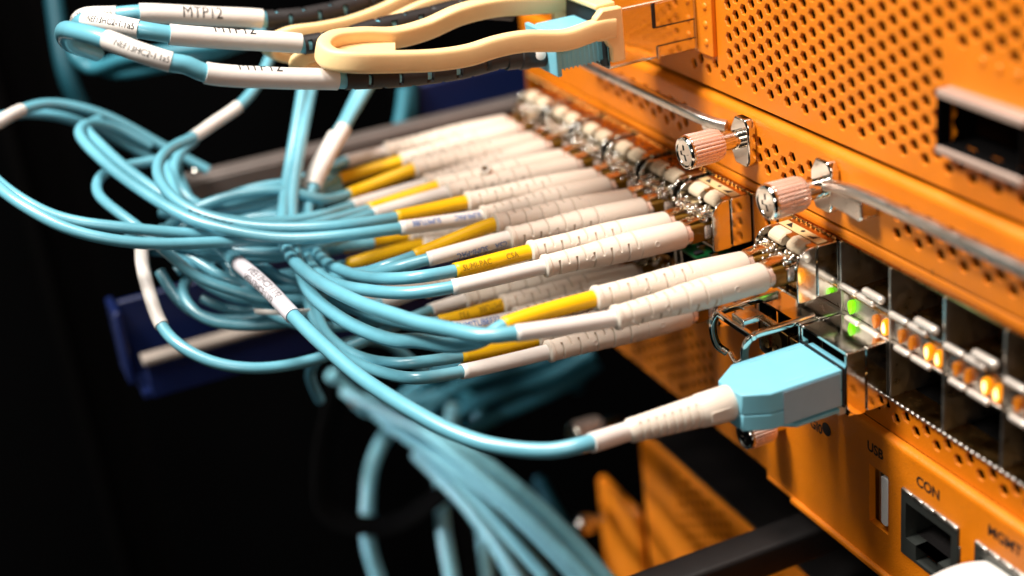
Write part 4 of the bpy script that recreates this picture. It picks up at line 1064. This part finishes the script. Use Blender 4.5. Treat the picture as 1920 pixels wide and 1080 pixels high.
# ================================================================== loose cables
CBL = {
    'E': ('fibre_cable', 'aqua cable bending round at far left, just right of the bright glint', 'loose cables in the tangle'),
    'I': ('fibre_cable', 'aqua cable crossing the tangle behind the white text label', 'loose cables in the tangle'),
    'J': ('fibre_cable', 'short aqua stretch of cable right of the white text label', 'loose cables in the tangle'),
    'M1': ('fibre_cable', 'aqua cable running level through the top of the tangle', 'loose cables in the tangle'),
    'M2': ('fibre_cable', 'aqua cable running level just under the topmost strands of the tangle', 'loose cables in the tangle'),
    'M3': ('fibre_cable', 'blurred aqua cable rising to the right behind the tangle', 'loose cables in the tangle'),
    'M4': ('fibre_cable', 'aqua cable along the bottom of the tangle beside the cream tie', 'loose cables in the tangle'),
    'B1': ('fibre_cable', 'dim aqua cable passing under the lowest boot pair', 'loose cables in the tangle'),
    'V1': ('fibre_cable', 'aqua cable dropping inside the loop left of the upright strands', 'loose cables in the tangle'),
    'V2': ('fibre_cable', 'second aqua cable dropping inside the loop, slightly behind', 'loose cables in the tangle'),
    'N1': ('fibre_cable', 'aqua cable crossing low through the tangle just above the dark trough', 'loose cables in the tangle'),
    'N2': ('fibre_cable', 'aqua cable fanning left from the upright strands', 'loose cables in the tangle'),
    'N3': ('fibre_cable', 'aqua cable diving from upper left into the middle of the tangle', 'loose cables in the tangle'),
    'N4': ('fibre_cable', 'aqua cable bridging from the far sleeves to the tangle', 'loose cables in the tangle'),
    'N5': ('fibre_cable', 'third aqua upright strand rising behind the front labels', 'loose cables in the tangle'),
    'N6': ('fibre_cable', 'blurred aqua cable sweeping behind the upright strands', 'loose cables in the tangle'),
    'N7': ('fibre_cable', 'aqua cable slanting down through the tangle left of the text label', 'loose cables in the tangle'),
    'N8': ('fibre_cable', 'aqua cable curving under the text label towards the lower boots', 'loose cables in the tangle'),
    'N9': ('fibre_cable', 'aqua cable passing behind the upright strands at mid height', 'loose cables in the tangle'),
    'N10': ('fibre_cable', 'aqua cable making a shallow arc over the dark trough', 'loose cables in the tangle'),
    'T1': ('trunk_cable', 'blurred aqua cable curling back at top left below the white labels', 'blurred cables at top left'),
    'T2': ('trunk_cable', 'lower blurred aqua cable at top left beneath the labels', 'blurred cables at top left'),
    'T3': ('trunk_cable', 'short blurred teal cable hanging beside the dark blue trough', 'blurred cables at top left'),
    'T4': ('trunk_cable', 'blurred teal cable right against the dark blue trough', 'blurred cables at top left'),
    'T5': ('trunk_cable', 'dark teal upright cable at the top left corner', 'blurred cables at top left'),
    'D1': ('trunk_cable', 'blurred aqua trunk cable, topmost of the diagonal bundle at bottom', 'diagonal trunk bundle'),
    'D2': ('trunk_cable', 'blurred aqua trunk cable, third from the top of the diagonal bundle', 'diagonal trunk bundle'),
    'D3': ('trunk_cable', 'blurred aqua trunk cable, lowest of the diagonal bundle', 'diagonal trunk bundle'),
    'D4': ('trunk_cable', 'blurred aqua trunk cable, second from the top of the diagonal bundle', 'diagonal trunk bundle'),
    'D5': ('trunk_cable', 'blurred teal cable behind the diagonal bundle at the bottom edge', 'diagonal trunk bundle'),
    'D6': ('trunk_cable', 'blurred teal cable bowing down beside the black bracket', 'hanging trunk cables'),
    'D7': ('trunk_cable', 'blurred teal cable hanging straight down left of the diagonal bundle', 'hanging trunk cables'),
    'D8': ('trunk_cable', 'short blurred teal cable hanging at the bottom edge left of the bundle', 'hanging trunk cables'),
    'D9': ('trunk_cable', 'blurred teal cable arching under the lowest boot pair, front one', 'blurred arching cables'),
    'D10': ('trunk_cable', 'blurred teal cable arching under the lowest boot pair, second one', 'blurred arching cables'),
    'D18': ('trunk_cable', 'blurred teal cable arching under the lowest boot pair, third one', 'blurred arching cables'),
    'D19': ('trunk_cable', 'blurred teal cable arching under the lowest boot pair, rear one', 'blurred arching cables'),
    'D11': ('trunk_cable', 'blurred teal loop left of the arching cables', 'blurred arching cables'),
    'D12': ('trunk_cable', 'dim blue cable behind the right side of the diagonal bundle', 'hanging trunk cables'),
    'D13': ('trunk_cable', 'dim teal cable above the arching cables by the orange chassis', 'blurred arching cables'),
    'D15': ('trunk_cable', 'blurred aqua trunk cable in the middle of the diagonal bundle', 'diagonal trunk bundle'),
    'D16': ('trunk_cable', 'blurred aqua trunk cable on the right flank of the diagonal bundle', 'diagonal trunk bundle'),
    'D17': ('trunk_cable', 'blurred aqua trunk cable under the left flank of the diagonal bundle', 'diagonal trunk bundle'),
    'D14': ('trunk_cable', 'dim teal cable joining the top of the diagonal bundle', 'hanging trunk cables'),
}
for key, (nm, lab, grp) in CBL.items():
    d = CBD[key]
    sp = relax(spline(d['p'], 10), 0, 12)
    far = key[0] in 'DT'
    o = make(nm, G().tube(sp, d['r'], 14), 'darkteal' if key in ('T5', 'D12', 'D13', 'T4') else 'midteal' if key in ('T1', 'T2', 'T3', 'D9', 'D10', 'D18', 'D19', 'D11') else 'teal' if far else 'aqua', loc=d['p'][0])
    tag(o, lab, 'cable', grp)
tie = G().tube(spline([(-5.81, -9.18, -3.37), (-5.46, -8.86, -3.35), (-5.29, -8.46, -3.39), (-5.3, -8.01, -3.49)], 6), 1.0, 10, section=(.02, .055))
tag(make('cable_tie', tie, 'shrink', loc=(-5.81, -9.18, -3.37)), 'thin cream tie strip lying across the bottom of the cable tangle', 'cable tie')

# ================================================================== aqua uniboot plug and its cable
AQ = root('fibre_plug_cable', (2.28, -1.0, -3.8), 'large aqua duplex plug with tapering white boot on a single cable in front', 'cable')
xa, xb, za, zb_ = 1.64, 2.92, -4.16, -3.44
oct_ = [(xa, -.98), (xb, -.98), (xb, -2.45), (xb - .23, -2.88), (xa + .38, -2.93), (xa, -2.42)]
zm = (za + zb_) / 2 - .04
make('housing', G().prism(oct_, 'z', zm + .006, zb_), 'aquaplug', AQ, bevel=.022)
make('housing_base', G().prism(oct_, 'z', za, zm - .006), 'aquaplug', AQ, bevel=.022)
make('side_tint', G().box(xb + .001, xb + .012, -2.2, -1.03, za + .03, zb_ - .05), 'greyside', AQ, bevel=.004)  # thin plate carrying the side face's greyish reflection as colour
for (x0, y0) in ((xa + .1, -2.1), (xa + .12, -1.35), (xb - .2, -2.0), (xb - .17, -1.35)):
    make('slot_mark', G().box(x0, x0 + .035, y0 - .02, y0 + .36, zb_ + .001, zb_ + .006), 'teal', AQ)
make('latch_arm', G().prism([(xa + .1, -1.0), (xb - .05, -1.0), (xb - .05, -1.9), (xb - .3, -2.2), (xa + .1, -2.2)], 'z', za - .16, za - .08), 'aquaplug', AQ, bevel=.02)
make('plug_nose', G().box(xa + .06, xb - .06, -.978, -.75, za + .04, zb_ - .04), 'aquaplug', AQ, bevel=.02)
make('gasket', G().box(xa - .02, xb + .02, -.975, -.94, za - .03, zb_ + .03), 'blackmetal', AQ)
ub = [Vector(p) for p in CBD['U']['p']]
b0 = Vector((2.30, -2.86, -3.76))
b1 = Vector((2.22, -4.85, -3.72))
Lb = (b1 - b0).length
prof = [(0, .30), (.04, .325), (.3, .315), (.62, .30), (.64, .285), (1.2, .255), (Lb - .05, .215), (Lb, .18)]
gr = [(.72 + q * .15, .05, .03, (30, 210), 120) for q in range(8)]
make('boot', boot_shape(b0, b1, prof, 48, gr), 'white', AQ, sharp=40)
make('boot_panel', G().prism(rounded(-3.42, -3.0, -3.86, -3.66, .03), 'x', 2.585, 2.605), 'white', AQ, bevel=.01)
sp = spline([b1 + (b0 - b1) * .1, b1, ub[0]] + ub[1:], 10)
make('sleeve', G().tube(sp[5:20], .172, 20, caps=True), 'shrink', AQ)
make('jacket', G().tube(sp[9:], .142, 16), 'aqua', AQ)
i0, i1 = nearest(sp, ub[7]), nearest(sp, ub[9])
label_tube(AQ, sp, i0, i1, .165, [('NEF13HC2-1.1a5', 1.75, .21, 'ink', True, .55), ('NEF13HC2-1.1a5', 1.75, .2, 'ink', True, -.55)], 'labelgrey')

# ================================================================== top left: multi-fibre cables and module with peach pull tab
TM = root('pluggable_module', (-4.15, 0.0, .77), 'chrome pluggable module with peach pull tab, plugged in at the top', 'module')
make('body', G().prism(rounded(-5.1, -3.2, .77, 1.93, .08), 'y', -1.95, .02), 'chrome', TM, bevel=.012)
make('clip_plate', G().box(-3.2, -3.188, -.95, -.01, 1.42, 1.88), 'chrome', TM, bevel=.004)
make('clip_plate', G().box(-3.2, -3.188, -.88, -.01, .82, 1.02), 'chrome', TM, bevel=.004)
make('clip_edge', G().box(-3.187, -3.17, -.96, -.9, 1.40, 1.9), 'ink', TM)
make('clip_edge', G().box(-3.187, -3.175, -.9, -.02, 1.395, 1.415), 'ink', TM)
make('clip_edge', G().box(-3.187, -3.178, -.88, -.02, 1.022, 1.034), 'ink', TM)
make('clip_edge', G().box(-3.187, -3.17, -.9, -.86, .78, 1.02), 'steel', TM)
make('clip_edge', G().box(-3.199, -3.184, -.04, .0, .78, 1.92), 'steel', TM)
make('front_black_plate', G().prism(rounded(-5.02, -3.28, .83, 1.86, .05), 'y', -1.962, -1.952), 'ink', TM)  # thin black plate on a flat front, recess shade by colour
yoke = [(-1.62, .92), (-1.62, 1.98), (-2.05, 2.0), (-2.22, 1.85), (-2.22, 1.4), (-2.02, 1.38), (-1.93, 1.2), (-1.93, .92)]
make('tab_yoke', G().prism(yoke, 'x', -3.32, -3.12), 'peach', TM, bevel=.04)
make('tab_yoke', G().prism(yoke, 'x', -5.18, -4.98), 'peach', TM, bevel=.04)
make('tab_yoke', G().box(-4.975, -3.325, -2.1, -1.66, 1.95, 2.06), 'peach', TM, bevel=.04)
tsp = spline(T0D, 8)
make('pull_tab', G().tube(tsp, 1.0, 24, section=(.145, .2)), 'peach', TM, sharp=60)
loop = spline(T0D[7:14], 8)
gw = G()
cen = sum(loop, Vector()) / len(loop)
gw.add([p - Vector((0, 0, .05)) for p in loop] + [p - Vector((0, 0, .12)) for p in loop],
       [tuple(range(len(loop))), tuple(range(2 * len(loop) - 1, len(loop) - 1, -1))])
make('tab_web', gw, 'peach', TM, bevel=0)
for nm_, T_, lab in (('T1', T1D, 'peach pull tab loop behind the middle white label'), ('T2', T2D, 'peach pull tab running under the rear black boot')):
    o = make('pull_tab', G().tube(spline(T_, 8), 1.0, 20, section=(.11, .15)), 'peach', loc=T_[0], sharp=60)
    tag(o, lab, 'pull tab', 'rear peach pull tabs')

MPL = {
    'm0': ('front multi-fibre cable with black boot, shiny white label and aqua plug', 0.235, .17),
    'm1': ('middle multi-fibre cable with black boot partly hidden by the peach tab', 0.22, .17),
    'm2': ('rear multi-fibre cable with white label reading MTP12 at the top edge', 0.24, .18),
}
for key, d in MPD.items():
    lab, r0, r1 = MPL[key]
    t = root('trunk_cable', d['boot'][-1], lab, 'cable', 'multi-fibre trunk cables at the top')
    bsp = spline(d['boot'], 24)
    L = sum((bsp[i + 1] - bsp[i]).length for i in range(len(bsp) - 1))
    psp = spline([d['boot'][-2], d['boot'][-1]] + d['path'], 12)
    # boot with slots cut through to the jacket
    fr_ = frames(bsp)
    n = 36
    gv, gf = [], []
    acc = 0
    for i, (p, tt, u, w) in enumerate(fr_):
        if i:
            acc += (p - fr_[i - 1][0]).length
        f = acc / L
        r = r0 + (r1 + .02 - r0) * max(0, f - .1) / .9
        if f < .06:
            r = r0 * .95
        for k in range(n):
            ang = 360 * k / n
            rr = r
            ph = acc / .30
            if f > .22 and (ph % 1) < .23:
                st = 60 if int(ph) % 2 else 150
                if (ang - st) % 180 < 70:
                    rr = .12 if f > .45 else r - .04
            gv.append(p + (u * math.cos(math.radians(ang)) + w * math.sin(math.radians(ang))) * rr)
    for i in range(len(fr_) - 1):
        for k in range(n):
            gf.append((i * n + k, i * n + (k + 1) % n, (i + 1) * n + (k + 1) % n, (i + 1) * n + k))
    make('boot', G().add(gv, gf), 'black', t, sharp=40)
    core = bsp[len(bsp) // 3:]
    make('boot_core', G().tube(core, .155, 14), 'aqua', t)
    make('jacket', G().tube(psp[10:], .17, 18), 'aqua', t)
    P = [Vector(p) for p in d['path']]
    tx = {'m0': [('MTP12', .55, .36, 'ink', False, 1.15)], 'm1': [('MTP12', .8, .36, 'ink', False, 1.1)], 'm2': [('MTP12', .8, .36, 'ink', False, .25)]}[key]
    seg = psp[nearest(psp, P[0]):nearest(psp, P[2]) + 1]
    lt = make('label_tube', G().tube(list(reversed(seg)), .2, 24), 'shrink', t)
    for (s, s0, size, ink, flip, turn) in tx:
        make('lettering', tube_text(s, list(reversed(seg)), .2, s0, size, VIEW, flip, turn), ink, lt)
    a_, b_ = {'m0': (4, 6), 'm1': (3, 5), 'm2': (3, 5)}[key]
    seg = list(reversed(psp[nearest(psp, P[a_]):nearest(psp, P[b_]) + 1]))
    lt = make('label_tube', G().tube(seg, .185, 20), 'shrink', t)
    make('lettering', tube_text('NEF13HC2-1.1a5', seg, .185, .25, .165, VIEW, False, .1), 'ink', lt)
    if key == 'm0':
        ph = make('plug', G().box(-4.72, -3.46, -2.95, -1.9, .92, 1.46), 'aquaplug', t, bevel=.03)
        make('plug_flange', G().box(-4.78, -3.40, -2.98, -2.88, .80, 1.62), 'aquaplug', ph, bevel=.02)
        make('plug_top', G().box(-4.6, -3.6, -2.86, -1.95, 1.405, 1.62), 'aquaplug', ph, bevel=.05)
        for q in range(9):
            make('grip_rib', G().box(-3.46, -3.448, -2.82 + q * .095, -2.79 + q * .095, .9, 1.36), 'aquaplug', ph)
        make('white_dot', G().lathe((-3.83, -3.12, 1.2), (1, -.1, .25), [(0, .11), (.03, .11), (.04, .09)], 20), 'shrink', t)
        make('plug_collar', G().lathe((-4.05, -2.97, 1.13), (0, -1, .12), [(0, .25), (.3, .25), (.33, .265), (.5, .265), (.53, .24), (.8, .245)], 28), 'black', t)

# ================================================================== trays, brackets and the unit below
TR = root('cable_tray', (-12.6, 0, -2.9), 'blurred greyish metal cable tray rail running out behind the far boots', 'tray')
make('rail', G().prism(rounded(-12.95, -12.35, -2.85, -2.5, .08), 'y', -9.0, 1.5), 'tray', TR, bevel=.03)
make('rail_lip', G().box(-12.34, -12.28, -9.0, 1.5, -3.05, -2.6), 'tray', TR, bevel=.015)
make('floor_plate', G().box(-13.9, -12.96, -9.0, 1.5, -2.95, -2.88), 'blackmetal', TR)
make('bracket_bead', G().ball((-12.6, -8.7, -2.45), .14, 14), 'chrome', TR)  # chrome ball added for a bright out-of-focus glint
BT = root('cable_trough', (-12.3, -6, -7.6), 'dark blue plastic trough with cream edge below the tangle on the left', 'trough')
make('front_wall', G().box(-11.75, -11.6, -11.0, -1.0, -7.55, -6.62), 'blue', BT, bevel=.04)
make('edge_strip', G().prism(rounded(-11.95, -11.5, -6.615, -6.4, .08), 'y', -11.05, -1.0), 'cream', BT, bevel=.03)
make('back_wall', G().box(-13.1, -12.9, -11.2, -1.0, -7.5, -5.35), 'blue', BT, bevel=.05)
make('end_wall', G().box(-13.1, -11.9, -11.45, -11.25, -7.2, -5.2), 'blue', BT, bevel=.08)
make('floor_plate', G().box(-12.9, -11.76, -11.2, -1.0, -7.56, -7.4), 'blue', BT)
B2 = root('cable_trough', (-14.2, 0, -3.2), 'dark blue trough blurred in the gap left of the far chassis end', 'trough')
make('front_wall', G().box(-14.4, -14.0, -2.6, 1.4, -2.95, -2.0), 'blue', B2, bevel=.05)
make('edge_strip', G().box(-14.45, -13.95, -2.65, 1.4, -3.15, -2.96), 'tray', B2, bevel=.04)
BR = root('black_rail', (-.4, 0, -9.5), 'black coated rail sticking out under the router at the bottom', 'rail')
make('rail', G().prism(rounded(-.82, -.02, -9.75, -9.0, .12), 'y', -9, 5), 'blackmetal', BR, bevel=.02)
LU = root('network_chassis', (0, 1, -18), 'blurred orange chassis lower in the rack, under the black rail', 'chassis')
make('front', hexplate(-9.2, 9, -18.5, -11.2, 1.0, .06, lambda x, z: -7.5 < x < -4.5 and -13.5 < z < -11.6, 0, -11), 'orange', LU, sharp=25)
make('interior', G().box(-9.2, 9, 1.5, 5, -18.5, -11.25), 'dark', LU)
make('top_plate', G().box(-9.2, 9, 1.02, 8, -11.19, -11.15), 'blackmetal', LU)
make('ear', G().prism(rounded(-11.8, -9.25, -18.5, -13.9, .4), 'y', .75, .98), 'orange', LU, bevel=.1)
thumbscrew(LU, -10.3, -11.6, 1.0, .4, -.5, .42, bracket=False)
thumbscrew(LU, -10.9, -14.9, .4, .1, -.4, .3, bracket=False, metal='chrome')
for (x, y, w, lab) in ((-34, -12, 3, 'dim dark rack post at the far left edge of the picture'), (-30, 2, 2.5, 'dim dark rack post behind the blue trough')):
    RP = root('rack_post', (x, y, -50), lab, 'post', 'rack posts in the dark')
    make('post', G().prism([(x, y), (x + w, y), (x + w, y + .3), (x + .3, y + .3), (x + .3, y + 2.5), (x, y + 2.5)], 'z', -50, 40), 'dark', RP, bevel=.05)
KB = root('cable_bracket', (-14, -5, -14), 'black D-ring cable bracket blurred beside the hanging trunk cables', 'bracket')
make('ring', G().tube(spline([(-14.9, -5.6, -10.4), (-14.9, -6.4, -12.5), (-14.6, -6.6, -14.2), (-13.6, -5.2, -14.6), (-12.8, -3.6, -13.6), (-12.6, -2.5, -12.8)], 8), 1.0, 14, section=(.1, .3)), 'dark', KB)
make('bracket_bead', G().ball((-14.7, -5.2, -10.9), .22, 14), 'warmmetal', KB)
EP = root('ethernet_plug', (5.3, -1.6, -7.0), 'white rounded cable plug cut off at the bottom right corner', 'plug')
make('boot', G().tube(spline([(6.4, .4, -6.4), (6.1, -.1, -6.4), (5.75, -.6, -6.5), (5.45, -1.3, -6.95), (5.2, -2.2, -7.8)], 8), 1.0, 28, section=(.4, .36)), 'shrink', EP, sharp=50)
